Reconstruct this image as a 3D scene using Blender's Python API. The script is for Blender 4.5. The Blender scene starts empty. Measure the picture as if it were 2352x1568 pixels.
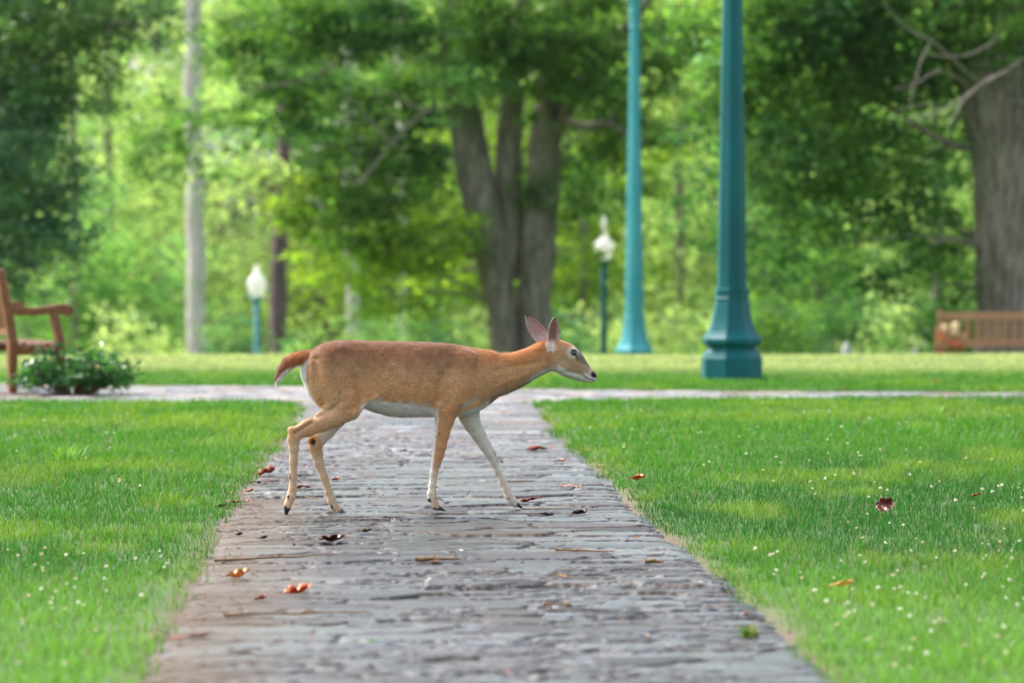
import bpy, math, random
import numpy as np
from mathutils import Vector
random.seed(7); RNG = np.random.default_rng(7)
SC = bpy.context.scene
COL = SC.collection

# ------------------------------------------------------------ camera, sky, sun, exposure
CAM_H = 1.42
PITCH = math.atan((784 - 550) / 8820.0)
cam = bpy.data.cameras.new('camera'); cam_ob = bpy.data.objects.new('camera', cam); COL.objects.link(cam_ob)
cam_ob.location = (0, 0, CAM_H); cam_ob.rotation_euler = (math.pi / 2 - PITCH, 0, 0)
cam.lens = 135; cam.sensor_width = 36; cam.clip_start = 0.1; cam.clip_end = 2000
cam.dof.use_dof = True; cam.dof.focus_distance = 19.9; cam.dof.aperture_fstop = 2.45; cam.dof.aperture_blades = 0
SC.camera = cam_ob
SUN_EL, SUN_AZ = math.radians(50), math.radians(-58)     # azimuth from +Y, negative = left
W_ = bpy.data.worlds.new('World'); SC.world = W_; W_.use_nodes = True
nt = W_.node_tree; nt.nodes.clear()
sky = nt.nodes.new('ShaderNodeTexSky'); sky.sky_type = 'NISHITA'; sky.sun_disc = False
sky.sun_elevation = SUN_EL; sky.sun_rotation = SUN_AZ; sky.air_density = 1.0; sky.dust_density = 4.0; sky.ozone_density = 1.0
hs = nt.nodes.new('ShaderNodeHueSaturation'); hs.inputs['Saturation'].default_value = 0.55
bg = nt.nodes.new('ShaderNodeBackground'); bg.inputs['Strength'].default_value = 0.15
wo = nt.nodes.new('ShaderNodeOutputWorld')
nt.links.new(sky.outputs[0], hs.inputs['Color']); nt.links.new(hs.outputs[0], bg.inputs[0]); nt.links.new(bg.outputs[0], wo.inputs[0])
sun = bpy.data.lights.new('sun', 'SUN'); sun.energy = 2.2; sun.angle = math.radians(14); sun.color = (1, 0.96, 0.89)
sun_ob = bpy.data.objects.new('sun', sun); COL.objects.link(sun_ob)
sd = Vector((math.sin(SUN_AZ) * math.cos(SUN_EL), math.cos(SUN_AZ) * math.cos(SUN_EL), math.sin(SUN_EL)))
sun_ob.rotation_euler = sd.to_track_quat('Z', 'Y').to_euler(); sun_ob.location = (0, 0, 60)
SC.view_settings.view_transform = 'Standard'; SC.view_settings.look = 'None'
SC.view_settings.exposure = 1.42; SC.view_settings.gamma = 1.0; SC.view_settings.use_curve_mapping = False
SC.render.engine = 'CYCLES'
cy = SC.cycles
cy.use_denoising = True; cy.max_bounces = 7; cy.diffuse_bounces = 4; cy.glossy_bounces = 3; cy.transmission_bounces = 5
cy.transparent_max_bounces = 6; cy.sample_clamp_indirect = 4; cy.caustics_reflective = False; cy.caustics_refractive = False
cy.volume_bounces = 1

# ------------------------------------------------------------ helpers
CP, SP = math.cos(PITCH), math.sin(PITCH)
def ray(x, y):
    dx, dy = (x - 1176) / 8820.0, (784 - y) / 8820.0
    return np.array([dx, CP + dy * SP, -SP + dy * CP])
def W(x, y, Y):                                           # image position at distance Y -> world point
    d = ray(x, y); t = Y / d[1]
    return np.array([0, 0, CAM_H]) + d * t
def Wg(x, y, z=0.0):                                      # image position on flat ground
    d = ray(x, y); t = (z - CAM_H) / d[2]
    return np.array([0, 0, CAM_H]) + d * t
def lin(c):
    c = np.asarray(c, float) / 255.0
    return np.where(c <= 0.04045, c / 12.92, ((c + 0.055) / 1.055) ** 2.4)
def sstep(a, b, x):
    t = np.clip((x - a) / (b - a), 0, 1); return t * t * (3 - 2 * t)
def link(o, parent=None):
    COL.objects.link(o)
    if parent is not None: o.parent = parent
    return o
def tag(o, label=None, cat=None, group=None, kind=None):
    if label: o['label'] = label
    if cat: o['category'] = cat
    if group: o['group'] = group
    if kind: o['kind'] = kind
    return o
def thing(name, loc, label, cat, group=None, rz=0):
    o = bpy.data.objects.new(name, None); link(o); o.location = tuple(loc); o.rotation_euler = (0, 0, rz)
    o.empty_display_size = 0.2
    return tag(o, label, cat, group)
def make_mesh(name, V, F, mat=None, col=None, smooth=True, extra=None):
    V = np.asarray(V, np.float32).reshape(-1, 3)
    me = bpy.data.meshes.new(name)
    if isinstance(F, np.ndarray):
        n, k = F.shape
        me.vertices.add(len(V)); me.vertices.foreach_set('co', V.ravel())
        me.loops.add(n * k); me.loops.foreach_set('vertex_index', F.astype(np.int32).ravel())
        me.polygons.add(n); me.polygons.foreach_set('loop_start', np.arange(0, n * k, k, dtype=np.int32))
        me.polygons.foreach_set('loop_total', np.full(n, k, np.int32))
        me.update(calc_edges=True)
    else:
        me.from_pydata([tuple(map(float, v)) for v in V], [], F); me.update()
    me.polygons.foreach_set('use_smooth', np.full(len(me.polygons), smooth))
    if col is not None:
        at = me.color_attributes.new('Col', 'FLOAT_COLOR', 'POINT')
        c = np.ones((len(V), 4), np.float32); c[:, :3] = col
        at.data.foreach_set('color', c.ravel())
    if extra is not None:
        for k_, a_ in extra.items():
            at = me.attributes.new(k_, 'FLOAT', 'POINT'); at.data.foreach_set('value', np.asarray(a_, np.float32))
    if mat: me.materials.append(mat)
    return me
def mobj(name, V, F, mat, parent=None, col=None, smooth=True, extra=None):
    return link(bpy.data.objects.new(name, make_mesh(name, V, F, mat, col, smooth, extra)), parent)
class MB:
    def __init__(s): s.v = []; s.f = []
    def add(s, V, F):
        o = len(s.v); s.v += [tuple(map(float, p)) for p in V]; s.f += [[i + o for i in f] for f in F]
    def bar(s, p0, p1, w, h, up=(0, 0, 1), b=0.004):
        """chamfered beam from p0 to p1, width w (sideways) and height h"""
        p0, p1 = np.array(p0, float), np.array(p1, float)
        d = p1 - p0; d /= np.linalg.norm(d); up = np.array(up, float)
        sx = np.cross(d, up); sx /= np.linalg.norm(sx); uz = np.cross(sx, d)
        pr = [(-w/2+b, -h/2), (w/2-b, -h/2), (w/2, -h/2+b), (w/2, h/2-b), (w/2-b, h/2), (-w/2+b, h/2), (-w/2, h/2-b), (-w/2, -h/2+b)]
        V = [p0 + sx*a + uz*c for a, c in pr] + [p1 + sx*a + uz*c for a, c in pr]
        F = [[i, (i+1) % 8, 8+(i+1) % 8, 8+i] for i in range(8)] + [list(range(7, -1, -1)), list(range(8, 16))]
        s.add(V, F)
    def sweep(s, pts, ws, hs_, up=(0, 0, 1)):
        """beam of rectangular section following pts"""
        pts = [np.array(p, float) for p in pts]; n = len(pts); V = []; F = []
        for i, p in enumerate(pts):
            d = pts[min(i+1, n-1)] - pts[max(i-1, 0)]; d /= np.linalg.norm(d)
            sx = np.cross(d, up); sx /= np.linalg.norm(sx); uz = np.cross(sx, d)
            w, h = ws[i]/2, hs_[i]/2; b = min(w, h)*0.25
            for a, c in [(-w+b, -h), (w-b, -h), (w, -h+b), (w, h-b), (w-b, h), (-w+b, h), (-w, h-b), (-w, -h+b)]:
                V.append(p + sx*a + uz*c)
        for i in range(n-1):
            for k in range(8): F.append([i*8+k, i*8+(k+1) % 8, (i+1)*8+(k+1) % 8, (i+1)*8+k])
        F += [list(range(7, -1, -1)), list(range((n-1)*8, n*8))]
        s.add(V, F)
    def lathe(s, prof, n=8, c=(0, 0, 0), rot=0.0):
        V = []; F = []
        for r, z in prof:
            for k in range(n):
                a = rot + 2*math.pi*k/n; V.append((c[0]+r*math.cos(a), c[1]+r*math.sin(a), c[2]+z))
        m = len(prof)
        for i in range(m-1):
            for k in range(n): F.append([i*n+k, i*n+(k+1) % n, (i+1)*n+(k+1) % n, (i+1)*n+k])
        F += [list(range(n-1, -1, -1)), list(range((m-1)*n, m*n))]
        s.add(V, F)
    def build(s, name, mat, parent=None, smooth=False):
        me = make_mesh(name, np.array(s.v), s.f, mat, None, smooth)
        return link(bpy.data.objects.new(name, me), parent)
def tube_np(pts, rad, n=10, rough=0.0, seed=0, squash=None):
    """smooth-ish limb through pts; returns V, F arrays (quads)"""
    pts = np.asarray(pts, float); rad = np.asarray(rad, float)
    # subdivide with catmull-rom
    m = max(2, 5)
    P = []; R = []
    for i in range(len(pts)-1):
        p0, p1, p2, p3 = pts[max(i-1, 0)], pts[i], pts[i+1], pts[min(i+2, len(pts)-1)]
        for t in np.arange(m)/m:
            P.append(0.5*((2*p1)+(-p0+p2)*t+(2*p0-5*p1+4*p2-p3)*t*t+(-p0+3*p1-3*p2+p3)*t**3)); R.append(rad[i]*(1-t)+rad[i+1]*t)
    P.append(pts[-1]); R.append(rad[-1]); P = np.array(P); R = np.array(R)
    D = np.gradient(P, axis=0); D /= np.linalg.norm(D, axis=1)[:, None]+1e-9
    ref = np.array([0.13, 1, 0.07]) if abs(D[0, 1]) < 0.85 else np.array([1, 0.1, 0.1])
    X = np.cross(D, ref); X /= np.linalg.norm(X, axis=1)[:, None]; Y_ = np.cross(D, X)
    a = np.arange(n)*2*math.pi/n; r0 = np.random.default_rng(seed)
    lob = 1+rough*(np.sin(a*3+r0.random()*6)*0.5+np.sin(a*5+r0.random()*6)*0.4+np.sin(a*9+r0.random()*6)*0.3)
    RR = R[:, None]*(lob[None, :]+rough*0.5*r0.standard_normal((len(R), n)))
    V = P[:, None]+RR[..., None]*(np.cos(a)[None, :, None]*X[:, None]+np.sin(a)[None, :, None]*Y_[:, None])
    V = V.reshape(-1, 3); i = np.arange(len(P)-1)[:, None]; k = np.arange(n)[None]
    F = np.stack([i*n+k, i*n+(k+1) % n, (i+1)*n+(k+1) % n, (i+1)*n+k], -1).reshape(-1, 4)
    return V, F
def merge(parts):
    Vs, Fs, o = [], [], 0
    for V, F in parts: Vs.append(V); Fs.append(F+o); o += len(V)
    return np.concatenate(Vs), np.concatenate(Fs)
# value noise in numpy
def vnoise(x, y, z=None, seed=0):
    def h(i, j, k): 
        n = (i*374761393+j*668265263+k*2147483647+seed*1274126177) & 0xFFFFFFFF
        n = ((n ^ (n >> 13))*1274126177) & 0xFFFFFFFF
        return ((n ^ (n >> 16)) & 0xFFFF)/65535.0
    x = np.asarray(x, float); y = np.asarray(y, float); z = np.zeros_like(x) if z is None else np.asarray(z, float)
    xi, yi, zi = np.floor(x).astype(np.int64), np.floor(y).astype(np.int64), np.floor(z).astype(np.int64)
    fx, fy, fz = x-xi, y-yi, z-zi
    fx, fy, fz = fx*fx*(3-2*fx), fy*fy*(3-2*fy), fz*fz*(3-2*fz)
    r = 0
    for a in (0, 1):
        for b in (0, 1):
            for c in (0, 1):
                w = (fx if a else 1-fx)*(fy if b else 1-fy)*(fz if c else 1-fz)
                r = r+w*h(xi+a, yi+b, zi+c)
    return r
def fbm(x, y, z=None, seed=0, o=4):
    r = 0; a = 0.5; t = 0
    for i in range(o):
        r = r+a*vnoise(np.asarray(x)*2**i, np.asarray(y)*2**i, None if z is None else np.asarray(z)*2**i, seed+i); t += a; a *= 0.5
    return r/t

# ------------------------------------------------------------ materials
def new_mat(name):
    m = bpy.data.materials.new(name); m.use_nodes = True; n = m.node_tree
    return m, n, n.nodes['Principled BSDF'], n.nodes['Material Output']
def nz(n, scale, detail=4, rough=0.55, vec=None, dist=0):
    t = n.nodes.new('ShaderNodeTexNoise'); t.inputs['Scale'].default_value = scale; t.inputs['Detail'].default_value = detail
    t.inputs['Roughness'].default_value = rough; t.inputs['Distortion'].default_value = dist
    if vec is not None: n.links.new(vec, t.inputs['Vector'])
    return t
def ramp(n, fac, stops):
    r = n.nodes.new('ShaderNodeValToRGB'); e = r.color_ramp.elements
    while len(e) < len(stops): e.new(0.5)
    for i, (p, c) in enumerate(stops): e[i].position = p; e[i].color = (*c, 1)
    n.links.new(fac, r.inputs[0]); return r
def coords(n, kind='Object', scale=(1, 1, 1)):
    tc = n.nodes.new('ShaderNodeTexCoord'); mp = n.nodes.new('ShaderNodeMapping'); mp.inputs['Scale'].default_value = scale
    n.links.new(tc.outputs[kind], mp.inputs[0]); return mp.outputs[0]
def bump(n, h, bsdf, strength=0.3, dist=0.01):
    b = n.nodes.new('ShaderNodeBump'); b.inputs['Strength'].default_value = strength; b.inputs['Distance'].default_value = dist
    n.links.new(h, b.inputs['Height']); n.links.new(b.outputs[0], bsdf.inputs['Normal']); return b
def mixc(n, fac, a, b, mode='MIX'):
    m = n.nodes.new('ShaderNodeMix'); m.data_type = 'RGBA'; m.blend_type = mode
    if isinstance(fac, (int, float)): m.inputs[0].default_value = fac
    else: n.links.new(fac, m.inputs[0])
    for i, v in ((6, a), (7, b)):
        if isinstance(v, tuple): m.inputs[i].default_value = (*v, 1)
        else: n.links.new(v, m.inputs[i])
    return m.outputs[2]
def leafmat(name, transl=0.45, rough=0.5, spec=0.3, tint=(1.25, 1.3, 0.55)):
    """leaf or blade: the vertex colour is the base colour; light also passes through"""
    m, n, b, out = new_mat(name)
    a = n.nodes.new('ShaderNodeAttribute'); a.attribute_name = 'Col'
    n.links.new(a.outputs['Color'], b.inputs['Base Color']); b.inputs['Roughness'].default_value = rough
    b.inputs['Specular IOR Level'].default_value = spec
    t = n.nodes.new('ShaderNodeBsdfTranslucent'); mm = n.nodes.new('ShaderNodeMixShader'); mm.inputs[0].default_value = transl
    n.links.new(mixc(n, 1.0, a.outputs['Color'], tint, 'MULTIPLY'), t.inputs[0])
    n.links.new(b.outputs[0], mm.inputs[1]); n.links.new(t.outputs[0], mm.inputs[2]); n.links.new(mm.outputs[0], out.inputs[0])
    return m
M_LEAF = leafmat('tree_leaf', 0.55, 0.5, 0.3, (1.45, 1.4, 0.8)); M_PETAL = leafmat('clover_petal', 0.35, 0.6, 0.2, (1, 1, .95)); M_GLOSSY_LEAF = leafmat('glossy_leaf', 0.25, 0.34, 0.5)
M_GRASS = leafmat('grass_blade', 0.4, 0.5, 0.3, (1.15, 1.15, 0.8))
M_FALLEN = leafmat('fallen_leaf', 0.25, 0.3, 0.5, (1.2, 0.9, 0.5))
def bark(name, c1, c2, c3, sc=3.0):
    m, n, b, out = new_mat(name)
    v = coords(n, 'Object', (sc*1.8, sc*1.8, sc*0.28)); t = nz(n, 2.2, 7, 0.65, v, 0.6)
    v2 = coords(n, 'Object', (0.6, 0.6, 0.35)); t2 = nz(n, 1.6, 4, 0.6, v2)
    r = ramp(n, t.outputs[0], [(0.30, c1), (0.5, c2), (0.72, c3)])
    moss = ramp(n, t2.outputs[0], [(0.52, (0, 0, 0)), (0.68, (1, 1, 1))])
    n.links.new(mixc(n, moss.outputs[0], r.outputs[0], tuple(np.array(c2)*np.array([0.72, 0.95, 0.62]))), b.inputs['Base Color'])
    b.inputs['Roughness'].default_value = 0.9; bump(n, t.outputs[0], b, 0.9, 0.05); return m
M_BARK = bark('oak_bark', tuple(lin((54, 50, 46))), tuple(lin((128, 119, 106))), tuple(lin((178, 168, 152))))
M_BARK_PALE = bark('pale_bark', tuple(lin((136, 118, 112))), tuple(lin((214, 202, 196))), tuple(lin((236, 228, 222))))
M_BARK_PURPLE = bark('dark_bark', tuple(lin((70, 52, 56))), tuple(lin((104, 84, 88))), tuple(lin((128, 108, 108))))
M_BARK_DEAD = bark('dead_wood', tuple(lin((96, 86, 78))), tuple(lin((146, 134, 124))), tuple(lin((180, 168, 156))))
def paint(name, c, c2, rough=0.32):
    m, n, b, out = new_mat(name)
    t = nz(n, 2.5, 5, 0.6, coords(n, 'Object', (1, 1, 0.4)))
    r = ramp(n, t.outputs[0], [(0.35, c), (0.7, c2)]); n.links.new(r.outputs[0], b.inputs['Base Color'])
    b.inputs['Roughness'].default_value = rough; b.inputs['Specular IOR Level'].default_value = 0.25
    t2 = nz(n, 40, 3, 0.6, coords(n)); bump(n, t2.outputs[0], b, 0.15, 0.003); return m
M_TEAL = paint('teal_paint', tuple(lin((0, 84, 88))), tuple(lin((0, 102, 106))), 0.42)
M_TEAL_LIT = paint('teal_paint_lit', tuple(lin((60, 150, 158))), tuple(lin((84, 172, 178))), 0.45)  # same teal paint as the dark post, open daylight put into the colour
M_TEAL_LIT_BLUE = paint('teal_paint_lit_blue', tuple(lin((100, 165, 180))), tuple(lin((124, 180, 190))), 0.5)  # lit copy of the teal paint, daylight mixed into a paler blue
def wood(name, c1, c2, c3, rough=0.38):
    m, n, b, out = new_mat(name)
    v = coords(n, 'Object', (5, 5, 5)); t = nz(n, 3.0, 6, 0.6, v, 1.5)
    r = ramp(n, t.outputs[0], [(0.3, c1), (0.5, c2), (0.75, c3)]); n.links.new(r.outputs[0], b.inputs['Base Color'])
    b.inputs['Roughness'].default_value = rough; bump(n, t.outputs[0], b, 0.25, 0.004); return m
M_WOOD = wood('wet_reddish_wood', tuple(lin((78, 44, 22))), tuple(lin((124, 74, 38))), tuple(lin((150, 96, 52))), 0.28)
M_WOOD_OLD = wood('weathered_brown_wood', tuple(lin((140, 92, 66))), tuple(lin((188, 132, 94))), tuple(lin((210, 160, 118))), 0.5)
def simple(name, c, rough=0.6, spec=0.5, noise=0.15, sc=20):
    m, n, b, out = new_mat(name)
    t = nz(n, sc, 4, 0.6, coords(n)); c = np.array(c)
    r = ramp(n, t.outputs[0], [(0.3, tuple(c*(1-noise))), (0.7, tuple(np.minimum(c*(1+noise), 1)))])
    n.links.new(r.outputs[0], b.inputs['Base Color']); b.inputs['Roughness'].default_value = rough; b.inputs['Specular IOR Level'].default_value = spec
    return m
M_GLOBE, n_, b_, o_ = new_mat('white_glass'); b_.inputs['Base Color'].default_value = (.9, .89, .85, 1); b_.inputs['Roughness'].default_value = .3
t_ = n_.nodes.new('ShaderNodeBsdfTranslucent'); t_.inputs[0].default_value = (.95, .94, .9, 1); x_ = n_.nodes.new('ShaderNodeMixShader'); x_.inputs[0].default_value = .6
n_.links.new(b_.outputs[0], x_.inputs[1]); n_.links.new(t_.outputs[0], x_.inputs[2]); n_.links.new(x_.outputs[0], o_.inputs[0])
M_STONE = simple('pale_stone', tuple(lin((205, 202, 200))), 0.8)
M_TWIG = simple('twig_bark', tuple(lin((128, 98, 66))), 0.8, 0.3, 0.4, 60)
M_HOUSE = simple('brown_siding', tuple(lin((120, 92, 84))), 0.8); M_TRIM = simple('white_trim', (0.75, 0.75, 0.74), 0.6, 0.5, 0.05)
M_ROOF = simple('grey_shingle', tuple(lin((96, 96, 100))), 0.85)

# ------------------------------------------------------------ terrain
def edges(Y):
    Yt = [-6, 5, 12.2, 13.5, 15.9, 18, 20, 24.3, 28.2, 32.6, 40]
    L = [-0.72, -0.98, -1.21, -1.25, -1.33, -1.40, -1.51, -1.587, -1.66, -1.83, -2.0]
    Rr = [1.68, 1.32, 1.085, 1.03, 0.91, 0.80, 0.68, 0.53, 0.34, 0.24, 0.05]
    return np.interp(Y, Yt, L), np.interp(Y, Yt, Rr)
def cross_edges(X):
    near = np.interp(X, [-14, -4, -1.9, 0.3, 1.2, 4.7, 14], [33.9, 33.4, 33.5, 33.6, 33.9, 34.3, 34.8])
    far = np.interp(X, [-14, -4, -1.2, 1.3, 4.7, 14], [38.2, 37.5, 37.0, 36.1, 35.6, 35.9])
    return near, far
def path_depth(X, Y):
    """signed distance (m, roughly) inside the paved area; positive = paving"""
    l, r = edges(Y); n, f = cross_edges(X)
    d1 = np.minimum(X-l, r-X); d1 = np.minimum(d1, 35.5-Y)
    d2 = np.minimum(Y-n, f-Y)
    k = 0.55; h = np.maximum(k-np.abs(d1-d2), 0)/k
    return np.maximum(d1, d2)+h*h*k*0.25
def ground_z(X, Y):
    X = np.asarray(X, float); Y = np.asarray(Y, float)
    t = np.maximum(Y-45.5, 0)
    z = -0.0106*np.minimum(t, 40)**1.5*1.15
    z = z-0.02*np.clip(Y-85.5, 0, 40)+0.16*np.clip(Y-128, 0, 70)
    z = z+0.07*X.clip(-40, 40)*sstep(60, 80, Y)
    z = z+0.02*(fbm(X*0.35+9, Y*0.25, seed=3)-0.5)*sstep(8, 12, Y)*2*sstep(0.0, 0.7, -path_depth(X, Y))
    return z
def build_ground():
    xs = np.concatenate([np.linspace(-420, -12, 26), np.arange(-11.6, 11.6, 0.12), np.linspace(12, 420, 26)])
    ys = np.concatenate([np.linspace(-60, 7, 12), np.arange(8, 49, 0.12), np.arange(49.5, 130, 1.5), np.linspace(132, 700, 20)])
    X, Y = np.meshgrid(xs, ys); d = path_depth(X, Y)
    Z = ground_z(X, Y)-0.045*sstep(-0.02, 0.12, d)+0.006*sstep(0.1, 0.0, np.abs(d))
    Z = Z+0.012*(vnoise(X*6, Y*6, seed=5)-0.5)*(Y < 49)
    V = np.stack([X, Y, Z], -1).reshape(-1, 3); nx, ny = len(xs), len(ys)
    i, j = np.meshgrid(np.arange(nx-1), np.arange(ny-1)); a = (j*nx+i).ravel()
    F = np.stack([a, a+1, a+nx+1, a+nx], -1)
    soil, grs = lin((92, 74, 54)), lin((62, 88, 30))
    w = sstep(-0.06, 0.05, d+0.05*(fbm(X*3, Y*3, seed=8)-0.5)).reshape(-1, 1)
    c = grs*(1-w)+soil*w
    c = c*(0.8+0.4*fbm(X*8, Y*8, seed=2).reshape(-1, 1))
    m, n, b, out = new_mat('soil_and_turf'); at = n.nodes.new('ShaderNodeAttribute'); at.attribute_name = 'Col'
    t = nz(n, 30, 6, 0.7, coords(n)); n.links.new(mixc(n, 0.5, at.outputs['Color'], t.outputs[0], 'OVERLAY'), b.inputs['Base Color'])
    b.inputs['Roughness'].default_value = 0.8; bump(n, t.outputs[0], b, 0.6, 0.02)
    tag(mobj('ground', V, F, m, col=c), kind='structure')
build_ground()

# ------------------------------------------------------------ slate paving
def voro(X, Y, sx, sy, seed):
    """anisotropic jittered-grid Voronoi: cell id, F2-F1, offset from the site"""
    gx, gy = X/sx, Y/sy; ix, iy = np.floor(gx).astype(np.int64), np.floor(gy).astype(np.int64)
    def h(i, j, s):
        n = (i*374761393+j*668265263+(seed+s)*1274126177) & 0xFFFFFFFF
        n = ((n ^ (n >> 13))*1274126177) & 0xFFFFFFFF; return ((n ^ (n >> 16)) & 0xFFFF)/65535.0
    f1 = np.full(X.shape, 9.0); f2 = np.full(X.shape, 9.0); cid = np.zeros(X.shape, np.int64); ox = np.zeros(X.shape); oy = np.zeros(X.shape)
    for a in (-1, 0, 1):
        for b in (-1, 0, 1):
            i, j = ix+a, iy+b
            px, py = i+0.5+0.9*(h(i, j, 1)-0.5)+0.5*(j & 1), j+0.5+0.8*(h(i, j, 2)-0.5)
            dx, dy = gx-px, gy-py; d = np.maximum(np.abs(dx), np.abs(dy))*0.55+np.hypot(dx, dy)*0.45
            new = d < f1
            f2 = np.where(new, f1, np.minimum(f2, d)); f1 = np.where(new, d, f1)
            cid = np.where(new, (i*7919+j*104729) & 0xFFFFF, cid); ox = np.where(new, dx, ox); oy = np.where(new, dy, oy)
    return cid, f2-f1, ox, oy
def hid(c, s):
    n = (c*2654435761+s*97531) & 0xFFFFFFFF; n = ((n ^ (n >> 15))*2246822519) & 0xFFFFFFFF
    return ((n ^ (n >> 13)) & 0xFFFF)/65535.0
def slate_mat():
    m, n, b, out = new_mat('wet_slate')
    at = n.nodes.new('ShaderNodeAttribute'); at.attribute_name = 'Col'
    ro = n.nodes.new('ShaderNodeAttribute'); ro.attribute_name = 'rough'
    v = coords(n, 'Object', (1, 2.2, 1)); t = nz(n, 26, 8, 0.7, v, 0.4); t2 = nz(n, 5, 5, 0.65, coords(n, 'Object', (1, 1.6, 1)))
    c = mixc(n, 0.55, at.outputs['Color'], t.outputs[0], 'OVERLAY')
    dirt = ramp(n, t2.outputs[0], [(0.58, (0, 0, 0)), (0.8, (1, 1, 1))])
    c = mixc(n, dirt.outputs[0], c, tuple(0.3*lin((112, 94, 78)))); 
    n.links.new(c, b.inputs['Base Color'])
    mt = n.nodes.new('ShaderNodeMath'); mt.operation = 'MULTIPLY_ADD'; mt.inputs[1].default_value = 0.45
    n.links.new(t2.outputs[0], mt.inputs[0]); n.links.new(ro.outputs['Fac'], mt.inputs[2]); n.links.new(mt.outputs[0], b.inputs['Roughness'])
    b.inputs['Specular IOR Level'].default_value = 0.4
    wt = n.nodes.new('ShaderNodeMath'); wt.operation = 'SUBTRACT'; wt.inputs[0].default_value = .32; wt.use_clamp = True; n.links.new(ro.outputs['Fac'], wt.inputs[1])
    w2 = n.nodes.new('ShaderNodeMath'); w2.operation = 'MULTIPLY'; w2.inputs[1].default_value = 2.0; n.links.new(wt.outputs[0], w2.inputs[0]); n.links.new(w2.outputs[0], b.inputs['Coat Weight']); b.inputs['Coat Roughness'].default_value = 0.3
    bump(n, t.outputs[0], b, 0.5, 0.012); return m
M_SLATE = slate_mat()
def build_paving():
    def sheet(name, xs, ys, keep):
        X, Y = np.meshgrid(xs, ys)
        wx = X+0.09*(fbm(X*5, Y*5, seed=11)-0.5)+0.03*(vnoise(X*22, Y*22, seed=12)-0.5)+0.012*(vnoise(X*60, Y*60, seed=15)-0.5)
        wy = Y+0.09*(fbm(X*5+7, Y*5, seed=13)-0.5)+0.03*(vnoise(X*22, Y*22+5, seed=14)-0.5)
        big = fbm(X*0.8, Y*0.5, seed=40) > 0.52
        c1, e1, ox1, oy1 = voro(wx, wy, 0.52, 0.21, 3); c2, e2, ox2, oy2 = voro(wx, wy, 0.30, 0.085, 9)
        cid = np.where(big, c1, c2+500000); e = np.where(big, e1*0.21, e2*0.085); ox = np.where(big, ox1, ox2); oy = np.where(big, oy1, oy2)
        z = 0.013*(hid(cid, 1)-0.5)+0.030*(hid(cid, 2)-0.5)*oy*0.3+0.016*(hid(cid, 3)-0.5)*ox*0.4
        cl = fbm(X*4, Y*9, seed=21); z += 0.004*np.round(cl*7)/7*(hid(cid, 4) > 0.4)+0.0025*(vnoise(X*30, Y*60, seed=22)-0.5)
        g = 1-sstep(0.002, 0.013, e); z -= 0.014*g
        # a few slabs stand proud and show a long broken edge
        z += 0.016*((Y > 15.62+0.10*np.sin(X*5)+0.05*(vnoise(X*9, X*0, seed=4)-0.5)) & (Y < 16.5) & (X > -0.35))*sstep(16.5, 15.7, Y)
        z += 0.010*((Y > 19.35+0.06*np.sin(X*7)) & (X < -0.55))*sstep(20.1, 19.4, Y)
        d = path_depth(X, Y)
        z = z-0.015*sstep(0.1, 0.0, d)
        pal = np.array([lin(c) for c in [(116, 112, 120), (138, 122, 108), (92, 98, 116), (164, 164, 174), (128, 106, 96), (82, 80, 94), (152, 156, 174), (112, 98, 104), (126, 128, 126)]])*np.array([1.1, 1.0, .88])
        c = pal[(hid(cid, 5)*9).astype(int).clip(0, 8)]*(0.55+0.85*hid(cid, 6))[..., None]
        c = (0.088+0.035*sstep(15, 19, Y)+0.44*sstep(20, 31, Y)+0.35*sstep(32, 34.5, Y))[..., None]*c*(0.75+0.5*fbm(X*3, Y*7, seed=31))[..., None]  # slate paler with distance: sky reflection painted into the base colour
        gap = 0.35*lin((58, 48, 40)); c = c*(1-g[..., None])+gap*g[..., None]
        sand = sstep(0.62, 0.1, d+0.35*(fbm(X*2.2, Y*0.9, seed=33)-0.5))*(X < edges(Y)[0]+0.8)*(Y < 21)*0.85
        sand = np.maximum(sand, 0.5*(X < 0)*sstep(0.2, 0.0, d+0.1*(fbm(X*4, Y*2, seed=35)-0.5)))
        c = c*(1-sand[..., None])+(0.30*lin((150, 128, 104))*(0.75+0.5*vnoise(X*40, Y*40, seed=36))[..., None])*sand[..., None]
        z = z*(1-0.6*sand)
        rough = -0.08+0.42*hid(cid, 7)**1.5+0.35*sand+0.3*g
        V = np.stack([X, Y, z], -1).reshape(-1, 3); nx = len(xs)
        i, j = np.meshgrid(np.arange(nx-1), np.arange(len(ys)-1)); a = (j*nx+i).ravel()
        F = np.stack([a, a+1, a+nx+1, a+nx], -1)
        kk = keep(X, Y, d).ravel(); F = F[kk[F].all(1)]
        used = np.unique(F); mp = np.full(len(V), -1); mp[used] = np.arange(len(used))
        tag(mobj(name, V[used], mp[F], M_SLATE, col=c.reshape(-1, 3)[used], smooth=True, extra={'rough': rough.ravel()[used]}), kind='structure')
    jag = lambda X, Y: 0.07*(fbm(X*3, Y*3, seed=51)-0.5)
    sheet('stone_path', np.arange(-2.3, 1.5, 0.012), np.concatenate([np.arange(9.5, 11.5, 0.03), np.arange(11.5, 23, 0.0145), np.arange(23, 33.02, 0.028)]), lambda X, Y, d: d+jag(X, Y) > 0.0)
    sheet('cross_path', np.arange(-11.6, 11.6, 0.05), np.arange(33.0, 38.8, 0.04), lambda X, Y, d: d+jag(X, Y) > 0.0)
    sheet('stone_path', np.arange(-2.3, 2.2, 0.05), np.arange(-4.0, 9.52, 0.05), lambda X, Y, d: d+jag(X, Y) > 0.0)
build_paving()

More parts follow.
